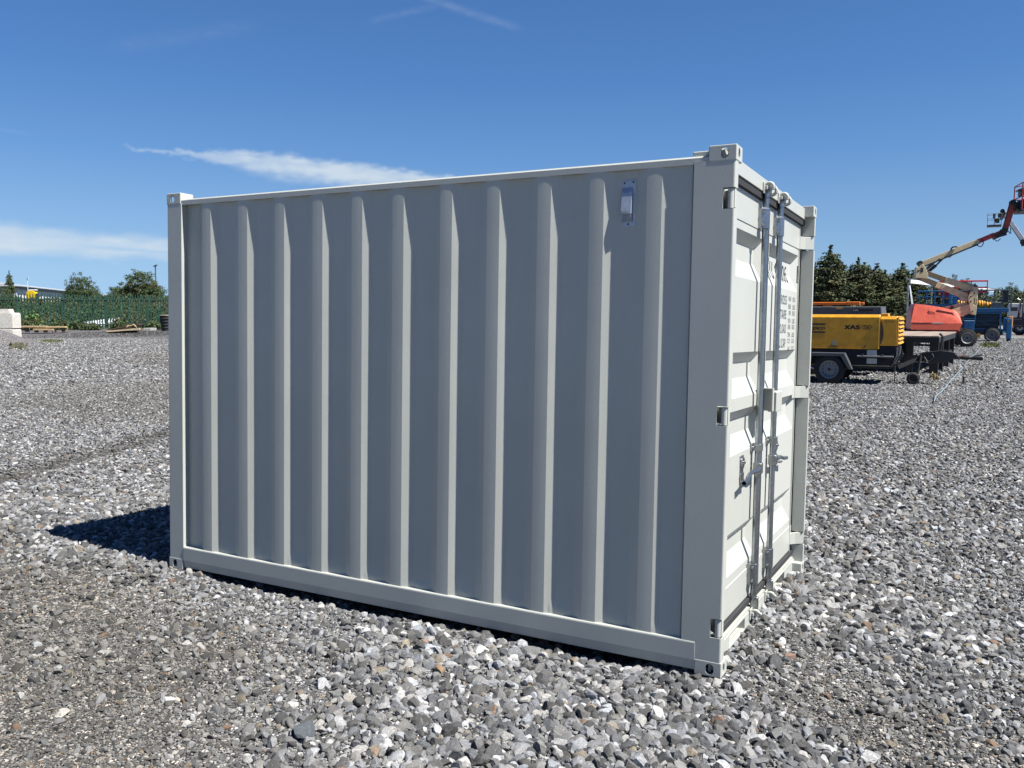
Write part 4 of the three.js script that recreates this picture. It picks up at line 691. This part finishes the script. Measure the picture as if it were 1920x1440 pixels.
  const k = new MB(); k.poly([[1.78, 0.52], [1.86, 0.70], [2.22, 0.72], [2.34, 0.70], [2.44, 0.60], [2.46, 0.55], [2.30, 0.56], [2.22, 0.48], [1.9, 0.46]], -0.09, 0.09, 0.012); k.rod([2.4, 0.6, 0], [2.74, 0.575, 0], 0.035, 10).rod([2.5, 0.595, 0], [2.62, 0.585, 0], 0.05, 10).beam([2.68, 0.585, 0], [2.88, 0.575, 0], 0.09, 0.08, V3(0, 1, 0), 0.02).beam([2.70, 0.62, 0], [2.86, 0.655, 0], 0.04, 0.025).rod([2.08, 0.7, 0.05], [2.12, 1.02, 0.05], 0.025, 8).rod([2.12, 1.02, 0.05], [2.06, 1.09, 0.05], 0.025, 8); k.build('coupling', M.black, t);
  new MB().tube([[1.78, 0.60, 0.1], [1.86, 0.50, 0.14], [1.96, 0.58, 0.12], [1.92, 0.68, 0.1]], 0.012, 6).tube([[1.4, 0.5, 0.09], [1.7, 0.66, 0.1], [1.95, 0.7, 0.1], [2.2, 0.74, 0.07]], 0.011, 6).build('hose', M.black, t);
  new MB().rod([2.53, 0.55, 0.05], [2.54, 0.2, 0.07], 0.006, 5).rod([2.54, 0.2, 0.07], [2.54, 0.05, 0.07], 0.022, 8).build('safety_cable', M.dark, t);
  new MB().rod([1.66, 0.16, 0.13], [1.72, 0.62, 0.13], 0.028, 10).box(1.60, 1.72, 0.1, 0.2, 0.1, 0.18).rod([1.26, 0.05, 0.5], [1.255, 0.42, 0.5], 0.012, 6).build('jockey_leg', M.dark, t); const j = new MB().add(new THREE.TorusGeometry(0.085, 0.045, 10, 24), 0, 0, 0).add(new THREE.CylinderGeometry(0.08, 0.08, 0.05, 16), 0, 0, 0, Math.PI / 2).build('jockey_wheel', M.tyre, t); j.position.set(1.59, 0.13, 0.16);
}
{ // grey generator behind it
  const g = paint(0.085, 0.09, 0.1, { roughness: 0.5 }), t = thing('generator', 'dark grey hooded generator with an orange lifting rail behind the yellow compressor', 'generator', [0.6, 0, -18.9]);
  new MB().poly([[-1.7, 0.5], [1.62, 0.5], [1.66, 1.32], [1.62, 1.66], [-1.7, 1.66]], -0.8, 0.3, 0.02).build('hood', g, t); new MB().poly([[-1.7, 1.28], [1.66, 1.28], [1.66, 1.36], [-1.7, 1.36]], 0.302, 0.31).build('hood_band', M.black, t); new MB().box(0.98, 1.45, 1.55, 1.60, 0.301, 0.308).build('slot', M.black, t); print(t, 'LIG', 1.0, 1.555, 0.3095, 0.036, 0.12, '#d8d8d8');
  new MB().box(-1.6, 1.5, 0.25, 0.499, -0.7, 0.2).build('chassis', M.black, t); wheel(t, 0.2, 0.25, 0.32, 0.18, M.zinc, 0.19); const w2 = wheel(t, 0.2, -0.75, 0.32, 0.18, M.zinc, 0.19); w2.rotation.y = Math.PI;
  const o = paint(0.75, 0.17, 0.01, { roughness: 0.45 }); new MB().box(-1.2, 1.14, 1.70, 1.765, 0.12, 0.2, 0.015).box(-1.2, 1.14, 1.70, 1.765, -0.7, -0.62, 0.015).box(0.84, 1.14, 1.69, 1.775, 0.11, 0.21, 0.015).box(0.3, 0.5, 1.66, 1.70, 0.13, 0.19).box(-0.9, -0.7, 1.66, 1.70, 0.13, 0.19).build('lifting_rail', o, t); new MB().box(0.62, 0.76, 1.60, 1.645, 0.3015, 0.306).build('sticker', paint(0.7, 0.4, 0.05), t);
}
{ // low timber decked staging
  const t = thing('staging_table', 'low staging of weathered timber planks on a black steel frame behind the compressor drawbar', 'staging', [3.42, 0, -20.05], -0.05), wood = paint(0.30, 0.235, 0.19, { roughness: 0.9 }), k = M.black;
  for (let i = 0; i < 13; i++) { const m = new MB().box(-2.75 + i * 0.212, -2.75 + i * 0.212 + 0.205, 0.90, 0.94, -5.1, 0, 0.006).build('plank', i % 3 ? wood : paint(0.25, 0.19, 0.15, { roughness: 0.9 }), t); m.position.y = 0.004 * hash(i, 4); }
  new MB().box(-2.75, 0, 0.77, 0.895, -0.06, -0.01).box(-2.75, 0, 0.77, 0.895, -5.08, -5.02).box(-0.06, -0.01, 0.77, 0.895, -5.02, -0.061).box(-2.75, -2.69, 0.77, 0.895, -5.02, -0.061).box(-2.69, -0.061, 0.80, 0.89, -2.6, -2.5).build('deck_frame', k, t);
  for (const [x, z, w] of [[-0.11, -0.12, 0.2], [-0.66, -0.1, 0.16], [-1.5, -0.1, 0.16], [-0.1, -1.6, 0.14], [-0.1, -3.3, 0.14], [-0.1, -4.95, 0.14], [-1.0, -2.55, 0.14], [-2.6, -0.1, 0.14], [-1.4, -4.95, 0.14], [-2.6, -4.95, 0.14]]) new MB().box(x - w / 2, x + w / 2, 0, 0.769, z - 0.06, z + 0.06).build('leg', k, t);
  new MB().box(-2.6, -0.22, 0.30, 0.46, -0.14, -0.07).box(-0.13, -0.07, 0.30, 0.42, -4.88, -0.19).box(-0.95, -0.22, 0.16, 0.175, -0.12, -0.06).build('cross_bar', k, t);
  new MB().beam([-2.7, 0.36, 0.05], [-0.8, 0.5, 0.05], 0.1, 0.16).build('tow_beam', k, t); new MB().beam([-0.05, 0.34, -1.2], [0.45, 0.42, -1.5], 0.22, 0.03).build('board', paint(0.2, 0.11, 0.06), t);
}
{ // articulated boom lift
  const cream = paint(0.62, 0.51, 0.31, { roughness: 0.5 }), red = paint(0.74, 0.125, 0.07, { roughness: 0.45 }), dred = paint(0.30, 0.035, 0.028, { roughness: 0.5 }), wine = paint(0.13, 0.012, 0.015), k = M.black;
  const X = 2.4, Z = -38.9, t = thing('boom_lift', 'articulated boom lift with cream arms, red engine cover and a dark red jib', 'boom lift', [X + 0.06, 0, Z], 0.17);
  const P = (x, y, z = 0) => [x - X, y, z];
  const pts = []; for (const z of [0.98, -0.98]) { for (const [x, y] of [[1.40, 0.74], [3.30, 0.72], [3.40, 1.0], [1.40, 1.05]]) pts.push(V3(...P(x, y, z))); } for (const z of [0.80, -0.80]) for (const [x, y] of [[1.42, 1.55], [1.54, 1.84], [1.9, 1.81], [2.48, 1.72], [3.05, 1.58], [3.2, 1.5], [3.32, 1.32]]) pts.push(V3(...P(x, y, z)));
  new MB().add(new ConvexGeometry(pts)).build('engine_cover', red, t);
  const cov = t.children[0]; new MB().poly([P(2.05, 1.06), P(2.3, 1.08), P(2.36, 1.5), P(2.1, 1.58)].map((q) => [q[0], q[1]]), 0.86, 0.90, 0.01).build('cover_panel', red, cov); new MB().box(1.46 - X, 2.0 - X, 1.06, 1.5, 0.80, 0.87, 0.02).build('cover_panel', paint(0.42, 0.045, 0.035), cov); new MB().poly([[2.42 - X, 1.60], [3.02 - X, 1.48], [3.22 - X, 1.16], [3.17 - X, 1.15], [2.99 - X, 1.43], [2.42 - X, 1.55]], 0.80, 0.885, 0.01).build('cover_recess', dred, cov);
  new MB().box(2.26 - X, 2.64 - X, 1.0, 1.045, 0.98, 0.986).build('sticker', paint(0.5, 0.5, 0.5), cov); new MB().box(1.45 - X, 2.2 - X, 1.0, 1.04, 0.981, 0.987).build('hazard_strip', wine, cov); new MB().box(1.9 - X, 1.98 - X, 1.24, 1.32, 0.871, 0.88).build('sticker', paint(0.6, 0.6, 0.6), cov); new MB().box(1.45 - X, 1.62 - X, 1.26, 1.44, 0.871, 0.876).build('lettering', k, cov);
  new MB().rod(P(1.93, 1.74, 0.2), P(1.93, 1.86, 0.2), 0.07, 10).build('beacon', k, t); new MB().beam(P(2.95, 1.45, 0.1), P(3.12, 1.75, 0.1), 0.12, 0.1).build('exhaust', M.dark, t);
  new MB().box(1.9 - X, 3.42 - X, 0.58, 0.715, -0.8, 0.8, 0.02).build('turntable', wine, t); new MB().box(1.3 - X, 3.6 - X, 0.3, 0.615, -0.5, 0.5, 0.03).build('chassis', M.dark, t);
  const rim = paint(0.2, 0.195, 0.19); for (const [x, z] of [[3.63, 0.76], [3.63, -0.8], [1.5, 0.76], [1.5, -0.8]]) { const w = wheel(t, x - X, z, 0.385, 0.3, rim, 0.23, 26); if (z < 0) w.rotation.y = Math.PI; }
  // riser: lower link, upright and two arms that lean back to the elbow
  const lo = new MB(); for (const z of [0.14, -0.22]) lo.poly([P(2.9, 1.40), P(3.02, 1.56), P(3.76, 1.85), P(3.95, 1.52), P(3.5, 1.3)].map((q) => [q[0], q[1]]), z, z + 0.08, 0.01); lo.beam(P(2.75, 1.62), P(3.75, 1.86), 0.2, 0.16).build('lower_link', cream, t);
  const up = new MB(); for (const z of [0.2, -0.28]) up.poly([P(3.82, 1.42), P(4.02, 1.36), P(4.06, 2.0), P(4.06, 2.56), P(3.86, 2.58), P(3.74, 2.3), P(3.68, 2.1)].map((q) => [q[0], q[1]]), z, z + 0.08, 0.015, [new THREE.Path(arc(P(3.96, 0)[0], 2.02, 0.055, 0, Math.PI, 6).concat(arc(P(3.96, 0)[0], 1.84, 0.055, Math.PI, Math.PI * 2, 6)).map((q) => new THREE.Vector2(...q)))]); up.build('upright', cream, t);
  const pin = new MB(); for (const [x, y] of [[3.84, 2.42], [3.93, 2.30], [3.78, 2.15], [3.88, 1.52], [3.80, 1.95]]) pin.rod(P(x, y, 0.24), P(x, y, 0.30), 0.03, 8); pin.build('pivot_pin', k, t); new MB().box(3.7 - X, 3.98 - X, 1.7, 2.4, -0.18, 0.18, 0.02).build('upright_core', M.dark, t);
  const arms = (p, q, mid, w, h, z, n) => { const a = V3(...P(...p)), b = V3(...P(...q)), m = a.clone().lerp(b, mid); new MB().beam([a.x, a.y, z], [m.x, m.y, z], w, h, V3(0, 1, 0), 0.01).build(n, cream, t); new MB().beam([m.x, m.y, z], [b.x, b.y, z], w * 0.8, h * 0.9, V3(0, 1, 0), 0.01).build(n, paint(0.17, 0.13, 0.085), t); };
  arms([3.92, 2.46], [1.98, 3.22], 0.58, 0.26, 0.24, 0, 'upper_arm'); arms([3.74, 2.12], [1.72, 3.03], 0.64, 0.26, 0.25, 0, 'lower_arm'); new MB().poly([P(3.35, 2.22), P(3.75, 2.02), P(3.66, 1.93), P(3.48, 1.98)].map((q) => [q[0], q[1]]), -0.14, 0.16, 0.01).build('arm_bracket', cream, t);
  const el = new MB(); for (const z of [0.22, -0.3]) el.poly([P(1.60, 2.98), P(2.08, 2.94), P(2.09, 3.12), P(1.98, 3.42), P(1.82, 3.62), P(1.72, 3.60), P(1.74, 3.46), P(1.60, 3.44)].map((q) => [q[0], q[1]]), z, z + 0.08, 0.012); el.box(1.6 - X, 1.9 - X, 3.0, 3.4, -0.2, 0.2, 0.02).build('elbow', cream, t); new MB().box(1.78 - X, 1.88 - X, 3.22, 3.42, 0.305, 0.309).rod(P(1.69, 3.28, 0.30), P(1.69, 3.28, 0.308), 0.045, 10).rod(P(1.76, 3.62, -0.28), P(1.76, 3.62, 0.30), 0.1, 14).build('pivot_pin', k, t);
  new MB().rod(P(2.06, 3.2), P(2.42, 3.52), 0.07, 10).rod(P(2.42, 3.52), P(2.86, 4.0), 0.035, 8).rod(P(2.02, 3.36, 0.1), P(2.3, 3.6, 0.1), 0.06, 8).rod(P(2.3, 3.6, 0.1), P(2.55, 3.8, 0.1), 0.03, 8).build('lift_cylinder', k, t);
  new MB().beam(P(1.82, 3.56), P(4.05, 4.52), 0.22, 0.24, V3(0, 1, 0), 0.015).poly([P(2.2, 3.72), P(2.45, 3.70), P(2.58, 3.88), P(2.76, 3.88), P(2.96, 3.84), P(3.14, 4.05), P(2.6, 3.96)].map((q) => [q[0], q[1]]), -0.1, 0.1, 0.01).build('main_boom', cream, t);
  new MB().beam(P(1.9, 3.46, 0.13), P(4.0, 4.38, 0.13), 0.04, 0.06).tube([P(2.95, 4.14, 0.16), P(3.02, 4.28, 0.16), P(3.2, 4.3, 0.16)], 0.035, 6).tube([P(3.9, 4.38, 0.16), P(4.1, 4.28, 0.16), P(4.2, 4.42, 0.16), P(4.15, 4.6, 0.16)], 0.02, 6).build('hose', k, t);
  new MB().beam(P(4.0, 4.5), P(4.62, 4.78), 0.17, 0.2, V3(0, 1, 0), 0.01).build('boom_extension', paint(0.5, 0.05, 0.045), t); new MB().beam(P(4.5, 4.72), P(5.02, 4.95), 0.2, 0.16, V3(0, 1, 0), 0.01).beam(P(4.55, 4.62, 0.1), P(4.95, 4.8, 0.1), 0.08, 0.14).build('boom_head', dred, t); new MB().beam(P(4.66, 4.7, 0.12), P(5.06, 4.82, 0.12), 0.1, 0.16).rod(P(4.98, 4.92, -0.2), P(4.98, 4.92, 0.2), 0.13, 12).tube([P(4.6, 4.62, 0.15), P(4.72, 4.5, 0.15), P(4.85, 4.6, 0.15)], 0.018, 6).tube([P(5.1, 4.95, 0.15), P(5.22, 4.8, 0.15), P(5.2, 5.05, 0.15)], 0.018, 6).build('boom_joint', k, t);
  new MB().beam(P(5.0, 4.88), P(5.30, 6.12), 0.2, 0.22, V3(1, 0, 0), 0.01).build('jib', paint(0.36, 0.04, 0.03), t); new MB().beam(P(4.93, 4.95, 0.06), P(5.17, 6.1, 0.06), 0.05, 0.07, V3(1, 0, 0)).rod(P(5.26, 6.12, -0.16), P(5.26, 6.12, 0.16), 0.11, 12).tube([P(5.25, 6.18, 0.1), P(5.4, 6.2, 0.1), P(5.52, 6.1, 0.1)], 0.02, 6).box(5.3 - X, 5.62 - X, 5.78, 6.1, -0.2, 0.2, 0.03).build('jib_head', k, t);
  const bx0 = 5.47 - X, bx1 = 6.35 - X, rail = new MB(); for (const z of [-0.75, 0.75]) { rail.rod([bx0, 5.75, z], [bx0, 6.85, z], 0.025, 6).rod([bx1, 5.75, z], [bx1, 6.85, z], 0.025, 6); for (const y of [6.3, 6.85]) rail.rod([bx0, y, z], [bx1, y + (y > 6.5 ? 0.12 : 0), z], 0.025, 6); } for (const y of [6.3, 6.85]) rail.rod([bx0, y, -0.75], [bx0, y, 0.75], 0.025, 6).rod([bx1, y, -0.75], [bx1, y, 0.75], 0.025, 6); rail.build('basket_rail', dred, t);
  new MB().box(bx0, bx1, 5.68, 5.76, -0.75, 0.75, 0.02).box(bx0 + 0.02, bx1, 5.761, 6.2, -0.7, 0.7, 0.05).build('basket_floor', paint(0.02, 0.024, 0.05), t); new MB().box(bx0 - 0.05, bx0 + 0.6, 6.32, 6.62, 0.1, 0.7, 0.05).beam([bx0 - 0.14, 6.55, 0.4], [bx0 + 0.2, 6.68, 0.4], 0.5, 0.06).build('control_box', paint(0.02, 0.03, 0.03), t); new MB().box(5.36 - X, 5.54 - X, 5.70, 5.83, -0.2, 0.3, 0.02).build('basket_mount', paint(0.16, 0.09, 0.06), t);
}
function railCage(parent, x0, x1, z0, z1, y0, y1, mat, nx, mid = [0.5], r = 0.022) {
  const g = new MB(); for (let i = 0; i <= nx; i++) for (const z of [z0, z1]) g.rod([lerp(x0, x1, i / nx), y0, z], [lerp(x0, x1, i / nx), y1, z], r, 6); for (const z of [z0, z1]) for (const f of [...mid, 1]) g.rod([x0, lerp(y0, y1, f), z], [x1, lerp(y0, y1, f), z], r, 6); for (const x of [x0, x1]) for (const f of [...mid, 1]) g.rod([x, lerp(y0, y1, f), z0], [x, lerp(y0, y1, f), z1], r, 6); g.build('guard_rail', mat, parent);
}
{ // blue scissor lift
  const X = 4.25, Z = -46.9, B = paint(0.014, 0.11, 0.26, { roughness: 0.45 }), lt = paint(0.022, 0.16, 0.38, { roughness: 0.45 }), dk = paint(0.008, 0.03, 0.065), t = thing('scissor_lift', 'dark blue rough terrain scissor lift with lowered railed deck behind the boom lift wheel', 'scissor lift', [X, 0, Z]), P = (x) => x - X, f = 1.0;
  new MB().box(P(3.3), P(5.22), 1.40, 1.46, -0.9, f, 0.01).box(P(3.34), P(5.5), 1.46, 1.68, -0.95, f + 0.05, 0.02).build('platform', B, t); new MB().box(P(3.3), P(5.2), 1.405, 1.43, f + 0.052, f + 0.06).build('platform_edge', lt, t);
  new MB().box(P(3.4), P(5.1), 0.62, 1.395, -0.6, f - 0.22, 0.02).build('scissor_stack', dk, t); new MB().beam([P(3.5), 0.75, f - 0.19], [P(5.05), 1.25, f - 0.19], 0.05, 0.1).beam([P(3.5), 1.25, f - 0.13], [P(5.05), 0.75, f - 0.13], 0.05, 0.1).box(P(3.45), P(5.05), 1.0, 1.1, f - 0.2, f - 0.1).box(P(3.45), P(5.05), 0.8, 0.88, f - 0.2, f - 0.1).build('scissor_arm', paint(0.012, 0.045, 0.08), t);
  new MB().box(P(5.12), P(5.2), 0.5, 1.395, f - 0.1, f, 0.01).box(P(4.02), P(4.08), 0.9, 1.395, f - 0.1, f, 0.01).box(P(3.3), P(4.02), 1.15, 1.18, f - 0.08, f, 0.005).box(P(3.3), P(5.12), 0.62, 0.66, f - 0.1, f, 0.005).build('frame', lt, t);
  new MB().box(P(3.2), P(5.3), 0.34, 0.615, -0.75, f - 0.1, 0.03).build('chassis', dk, t); const sb = new MB().box(P(3.58), P(4.02), 0.42, 1.02, f + 0.001, f + 0.3, 0.01).build('battery_box', lt, t); new MB().box(P(3.575), P(4.025), 1.021, 1.06, f, f + 0.31, 0.005).build('box_lid', paint(0.3, 0.5, 0.62), sb);
  new MB().box(P(3.2), P(3.56), 0.6, 1.39, f - 0.3, f + 0.05).build('ladder_panel', paint(0.06, 0.07, 0.08), t); for (let k = 0; k < 4; k++) new MB().box(P(3.2), P(3.56), 0.68 + 0.19 * k, 0.70 + 0.19 * k, f + 0.05, f + 0.075).build('ladder_step', M.zinc, t);
  new MB().box(P(5.42), P(5.66), 0.18, 1.16, f - 0.1, f + 0.12, 0.03).box(P(5.28), P(5.42), 0.45, 1.2, f - 0.3, f - 0.05, 0.02).build('outrigger', lt, t); new MB().box(P(5.46), P(5.55), 0.98, 1.1, f + 0.121, f + 0.126).build('sticker', paint(0.35, 0.33, 0.12), t); new MB().box(P(5.26), P(5.4), 0.42, 0.56, f + 0.0, f + 0.1, 0.03).build('valve', paint(0.3, 0.6, 0.58), t); new MB().rod([P(5.54), 0.02, f], [P(5.54), 0.18, f], 0.1, 14).build('outrigger_foot', dk, t);
  new MB().box(P(3.96), P(4.3), 0.2, 0.40, f + 0.0, f + 0.1, 0.01).build('fork_pocket', paint(0.5, 0.25, 0.02), t);
  const rim = paint(0.16, 0.17, 0.18, { metalness: 0.2 }); for (const [x, z] of [[4.82, f + 0.05], [4.82, -0.8], [3.6, f - 0.05], [3.6, -0.8]]) { const w = wheel(t, P(x), z, 0.35, 0.28, rim, 0.27, 20); if (z < 0) w.rotation.y = Math.PI; }
  railCage(t, P(3.36), P(5.6), -0.9, f, 1.68, 2.58, paint(0.03, 0.07, 0.10), 6, [0.45]); new MB().box(P(5.25), P(5.45), 1.95, 2.55, f - 0.12, f + 0.02, 0.02).build('control_box', paint(0.008, 0.01, 0.02), t); new MB().box(P(4.75), P(5.25), 1.685, 1.98, 0.2, 0.7, 0.03).build('engine_box', paint(0.16, 0.165, 0.17), t);
  const y = thing('hose_coil', 'coil of thick yellow ribbed hose lying on the blue scissor lift deck', 'hose', [P(4.2) + X, 1.68, Z - 0.2]), yl = paint(0.62, 0.30, 0.012, { roughness: 0.5 }); for (let k = 0; k < 13; k++) new MB().add(new THREE.TorusGeometry(0.17 - 0.06 * sst(8, 12, k), 0.055, 8, 18), -0.95 + k * 0.118, 0.19 - 0.05 * sst(8, 12, k), 0.3, 0, Math.PI / 2 + 0.1).build('hose_ring', yl, y);
  // second one further back, and a red one
  const t2 = thing('scissor_lift', 'bright blue scissor lift with a railed deck standing behind the red engine cover', 'scissor lift', [2.1, 0, -52.6]); const b2 = paint(0.015, 0.13, 0.30); new MB().box(-1.1, 1.15, 1.80, 1.93, -0.8, 0.6, 0.02).build('platform', b2, t2); new MB().box(-1.0, 1.1, 0.5, 1.79, -0.6, 0.4, 0.02).build('scissor_stack', dk, t2); railCage(t2, -1.05, 1.1, -0.8, 0.6, 1.93, 2.68, b2, 5, [0.55]); new MB().box(0.55, 0.72, 1.93, 2.7, 0.55, 0.68, 0.02).box(0.75, 1.1, 1.93, 2.6, 0.2, 0.5, 0.02).build('control_box', paint(0.015, 0.16, 0.40), t2); for (const x of [-0.75, 0.75]) for (const z of [0.5, -0.7]) { const w = wheel(t2, x, z, 0.3, 0.22, rim, 0.2); if (z < 0) w.rotation.y = Math.PI; }
  const R = paint(0.50, 0.03, 0.035), t3 = thing('scissor_lift', 'red railed scissor lift platform raised behind the cream boom arms', 'scissor lift', [3.25, 0, -56.6]); new MB().box(-1.32, 1.34, 2.62, 2.74, -0.9, 0.6, 0.02).build('platform', R, t3); new MB().box(-1.2, -0.55, 2.30, 2.61, -0.6, 0.55, 0.02).build('platform_skirt', paint(0.28, 0.012, 0.02), t3); railCage(t3, -1.3, 1.32, -0.9, 0.6, 2.74, 3.34, R, 3, [0.35], 0.03); for (let k = 0; k < 4; k++) { new MB().beam([-1.1, 0.75 + 0.46 * k, 0.3], [1.1, 1.2 + 0.46 * k, 0.3], 0.07, 0.12).beam([-1.1, 1.2 + 0.46 * k, 0.38], [1.1, 0.75 + 0.46 * k, 0.38], 0.07, 0.12).build('scissor_arm', dk, t3); } new MB().box(-1.3, 1.3, 0.3, 0.72, -0.8, 0.5, 0.03).build('chassis', paint(0.28, 0.012, 0.02), t3); for (const x of [-0.85, 0.85]) for (const z of [0.45, -0.75]) { const w = wheel(t3, x, z, 0.33, 0.24, rim, 0.22); if (z < 0) w.rotation.y = Math.PI; } new MB().rod([0.55, 3.0, 0.6], [0.7, 3.16, 0.55], 0.04, 6).box(0.5, 0.8, 2.95, 3.08, 0.45, 0.6, 0.02).build('control_box', M.dark, t3);
}
{ // white boom lift far right, most of it outside the view
  const t = thing('boom_lift', 'white telescopic boom lift with a grey railed basket raised at the right edge', 'boom lift', [8.6, 0, -60.5]), w = paint(0.78, 0.78, 0.76), P = (x, y, z = 0) => [x - 8.6, y, z], k = M.black;
  new MB().beam(P(5.26, 7.86), P(6.42, 6.02), 0.2, 0.24, V3(1, 0, 0), 0.01).build('boom', w, t); new MB().beam(P(5.17, 7.79, -0.01), P(6.33, 5.95, -0.01), 0.12, 0.10, V3(1, 0, 0)).build('boom_side', paint(0.2, 0.2, 0.19), t); new MB().rod(P(6.45, 5.85, -0.2), P(6.45, 5.85, 0.2), 0.17, 12).box(6.36 - 8.6, 6.6 - 8.6, 5.6, 6.0, -0.18, 0.18, 0.02).build('boom_joint', k, t); new MB().beam(P(6.5, 5.9), P(9.2, 2.0), 0.3, 0.36, V3(1, 0, 0), 0.02).build('boom', w, t);
  new MB().box(-0.9, 1.4, 0.9, 2.1, -1, 1, 0.08).build('engine_cover', w, t); new MB().box(-1.3, 1.6, 0.4, 0.89, -0.9, 0.9, 0.03).build('chassis', k, t); for (const x of [-1, 1.2]) for (const z of [0.9, -0.9]) { const q = wheel(t, x, z, 0.45, 0.35, w, 0.25); if (z < 0) q.rotation.y = Math.PI; }
  const g = paint(0.2, 0.21, 0.21), b = new THREE.Group(); railCage(t, 4.42 - 8.6, 5.2 - 8.6, -0.7, 0.3, 6.98, 7.68, g, 2, [0.55], 0.016); new MB().box(4.40 - 8.6, 5.22 - 8.6, 6.90, 6.99, -0.72, 0.32, 0.02).build('basket_floor', M.dark, t); new MB().box(4.72 - 8.6, 4.86 - 8.6, 7.4, 7.7, 0.1, 0.3, 0.02).box(5.0 - 8.6, 5.3 - 8.6, 7.45, 7.72, -0.2, 0.2, 0.03).box(4.8 - 8.6, 5.1 - 8.6, 7.1, 7.4, 0, 0.25, 0.03).build('control_box', M.dark, t); new MB().box(4.78 - 8.6, 4.9 - 8.6, 7.03, 7.13, 0.31, 0.33).build('sticker', w, t); new MB().beam(P(5.18, 7.3), P(5.36, 7.75), 0.2, 0.16).rod(P(5.24, 7.84, -0.1), P(5.24, 7.84, 0.1), 0.14, 10).build('basket_mount', M.dark, t);
}
{ // white tractor unit
  const t = thing('truck', 'white cabbed yard truck with a dark lower body at the right edge', 'truck', [6.6, 0, -61]), w = paint(0.78, 0.78, 0.76), k = paint(0.015, 0.018, 0.03), P = (x) => x - 6.6;
  new MB().poly([[P(5.8), 1.12], [P(6.7), 1.12], [P(7.5), 1.2], [P(7.4), 2.0], [P(5.84), 2.0]], -1.1, 0.9, 0.03).build('cab', w, t); new MB().box(P(5.93), P(6.32), 1.52, 1.76, 0.901, 0.91).build('window', paint(0.02, 0.03, 0.035, { roughness: 0.1 }), t); new MB().beam([P(6.38), 1.1, 0.93], [P(6.46), 2.0, 0.93], 0.02, 0.12, V3(1, 0, 0)).beam([P(6.62), 1.1, 0.93], [P(6.62), 2.0, 0.93], 0.02, 0.08, V3(1, 0, 0)).build('pillar', M.dark, t);
  new MB().rod([P(6.42), 1.4, 0.95], [P(6.42), 2.22, 0.95], 0.035, 6).rod([P(6.42), 2.22, 0.95], [P(6.3), 2.3, 0.95], 0.03, 6).rod([P(6.64), 1.4, 0.95], [P(6.64), 2.24, 0.95], 0.035, 6).build('exhaust_stack', M.zinc, t);
  new MB().box(P(5.95), P(8.6), 0.5, 1.08, -1, 0.9, 0.03).build('chassis', k, t); new MB().box(P(6.1), P(6.6), 0.56, 0.64, 0.901, 0.93).box(P(6.1), P(6.6), 0.96, 1.05, 0.901, 0.93).build('tank_strap', paint(0.14, 0.14, 0.15), t); new MB().box(P(6.66), P(6.9), 1.1, 1.5, 0.905, 1.0, 0.02).build('lamp_cluster', paint(0.4, 0.02, 0.03), t); for (const x of [6.5, 8.1]) for (const z of [0.7, -0.85]) { const q = wheel(t, P(x), z, 0.45, 0.3, M.zinc, 0.25, 0, 0.45); if (z < 0) q.rotation.y = Math.PI; }
  const b = thing('barrier', 'orange plastic barrier with a grey foot between the blue lift and the white truck', 'barrier', [5.94, 0, -59]); new MB().box(-0.1, 0.12, 0.55, 1.18, -0.2, 0.2, 0.04).build('panel', paint(0.7, 0.30, 0.05), b); new MB().box(-0.02, 0.1, 0, 0.549, -0.1, 0.1, 0.01).box(-0.14, 0.16, 0.45, 0.54, -0.22, 0.22, 0.01).build('foot', paint(0.3, 0.3, 0.28), b);
}
{ // light blue cord lying across the gravel, and a few stones that stand out
  const g0 = (u, v) => { const o = camera.position, d = at(u, v, 1).sub(o); const k = -o.y / d.y; const p = o.clone().addScaledVector(d, k); p.y = groundY(p.x, p.z) + 0.035; return p; };
  const c = [[1838, 652], [1832, 662], [1818, 674], [1806, 690], [1791, 706], [1779, 722], [1768, 738], [1756, 748], [1749, 759]].map(([u, v], i) => { const p = g0(u, v); return [p.x + 0.05 * (hash(i, 1) - 0.5), p.y + 0.02 * hash(i, 2), p.z]; });
  tag(new MB().tube(c, 0.008, 6, 90).build('cord', paint(0.26, 0.36, 0.42), scene), 'pale blue cord trailing across the gravel right of the compressor', 'cord');
  const st = (u, v, s, col, label, seed, tilt = 0.2) => { const o = camera.position, d = at(u, v, 1).sub(o), k = -(o.y - 0.075) / d.y, p = o.clone().addScaledVector(d, k); const m = mesh('stone', boxUV(clean(stoneShape(seed, 2, 0.62))), (() => { const q = stoneMat.clone(); q.color.setRGB(...col); return q; })(), scene); m.scale.setScalar(s); m.position.set(p.x, groundY(p.x, p.z) + s * 0.42, p.z); m.rotation.set(tilt, seed, 0.1); tag(m, label, 'stone', 'stones that stand out in the gravel'); };
  st(313, 1300, 0.026, [0.5, 0.5, 0.46], 'bright white stone alone on the dusty gravel at the lower left', 701); st(118, 1327, 0.026, [0.42, 0.40, 0.36], 'white pointed stone near the left edge of the dusty gravel', 702);
  st(825, 1241, 0.034, [0.26, 0.18, 0.11], 'orange brown stone in the gravel below the middle of the container', 703); st(757, 1190, 0.034, [0.30, 0.26, 0.19], 'pale sandy stone close below the container rail', 704); st(795, 1186, 0.028, [0.24, 0.17, 0.14], 'pinkish stone right of the pale sandy stone', 705);
  st(704, 1393, 0.026, [0.24, 0.17, 0.12], 'rusty orange stone at the bottom centre of the gravel', 706); st(654, 1292, 0.036, [0.34, 0.32, 0.28], 'cream flat stone left of the orange brown stone', 707); st(1485, 1200, 0.028, [0.22, 0.14, 0.10], 'reddish stone right of the container door corner', 708); st(570, 1360, 0.055, [0.085, 0.098, 0.11], 'large blue grey slab at the edge of the loose gravel', 709, 0.05);
}
renderer.render(scene, camera);
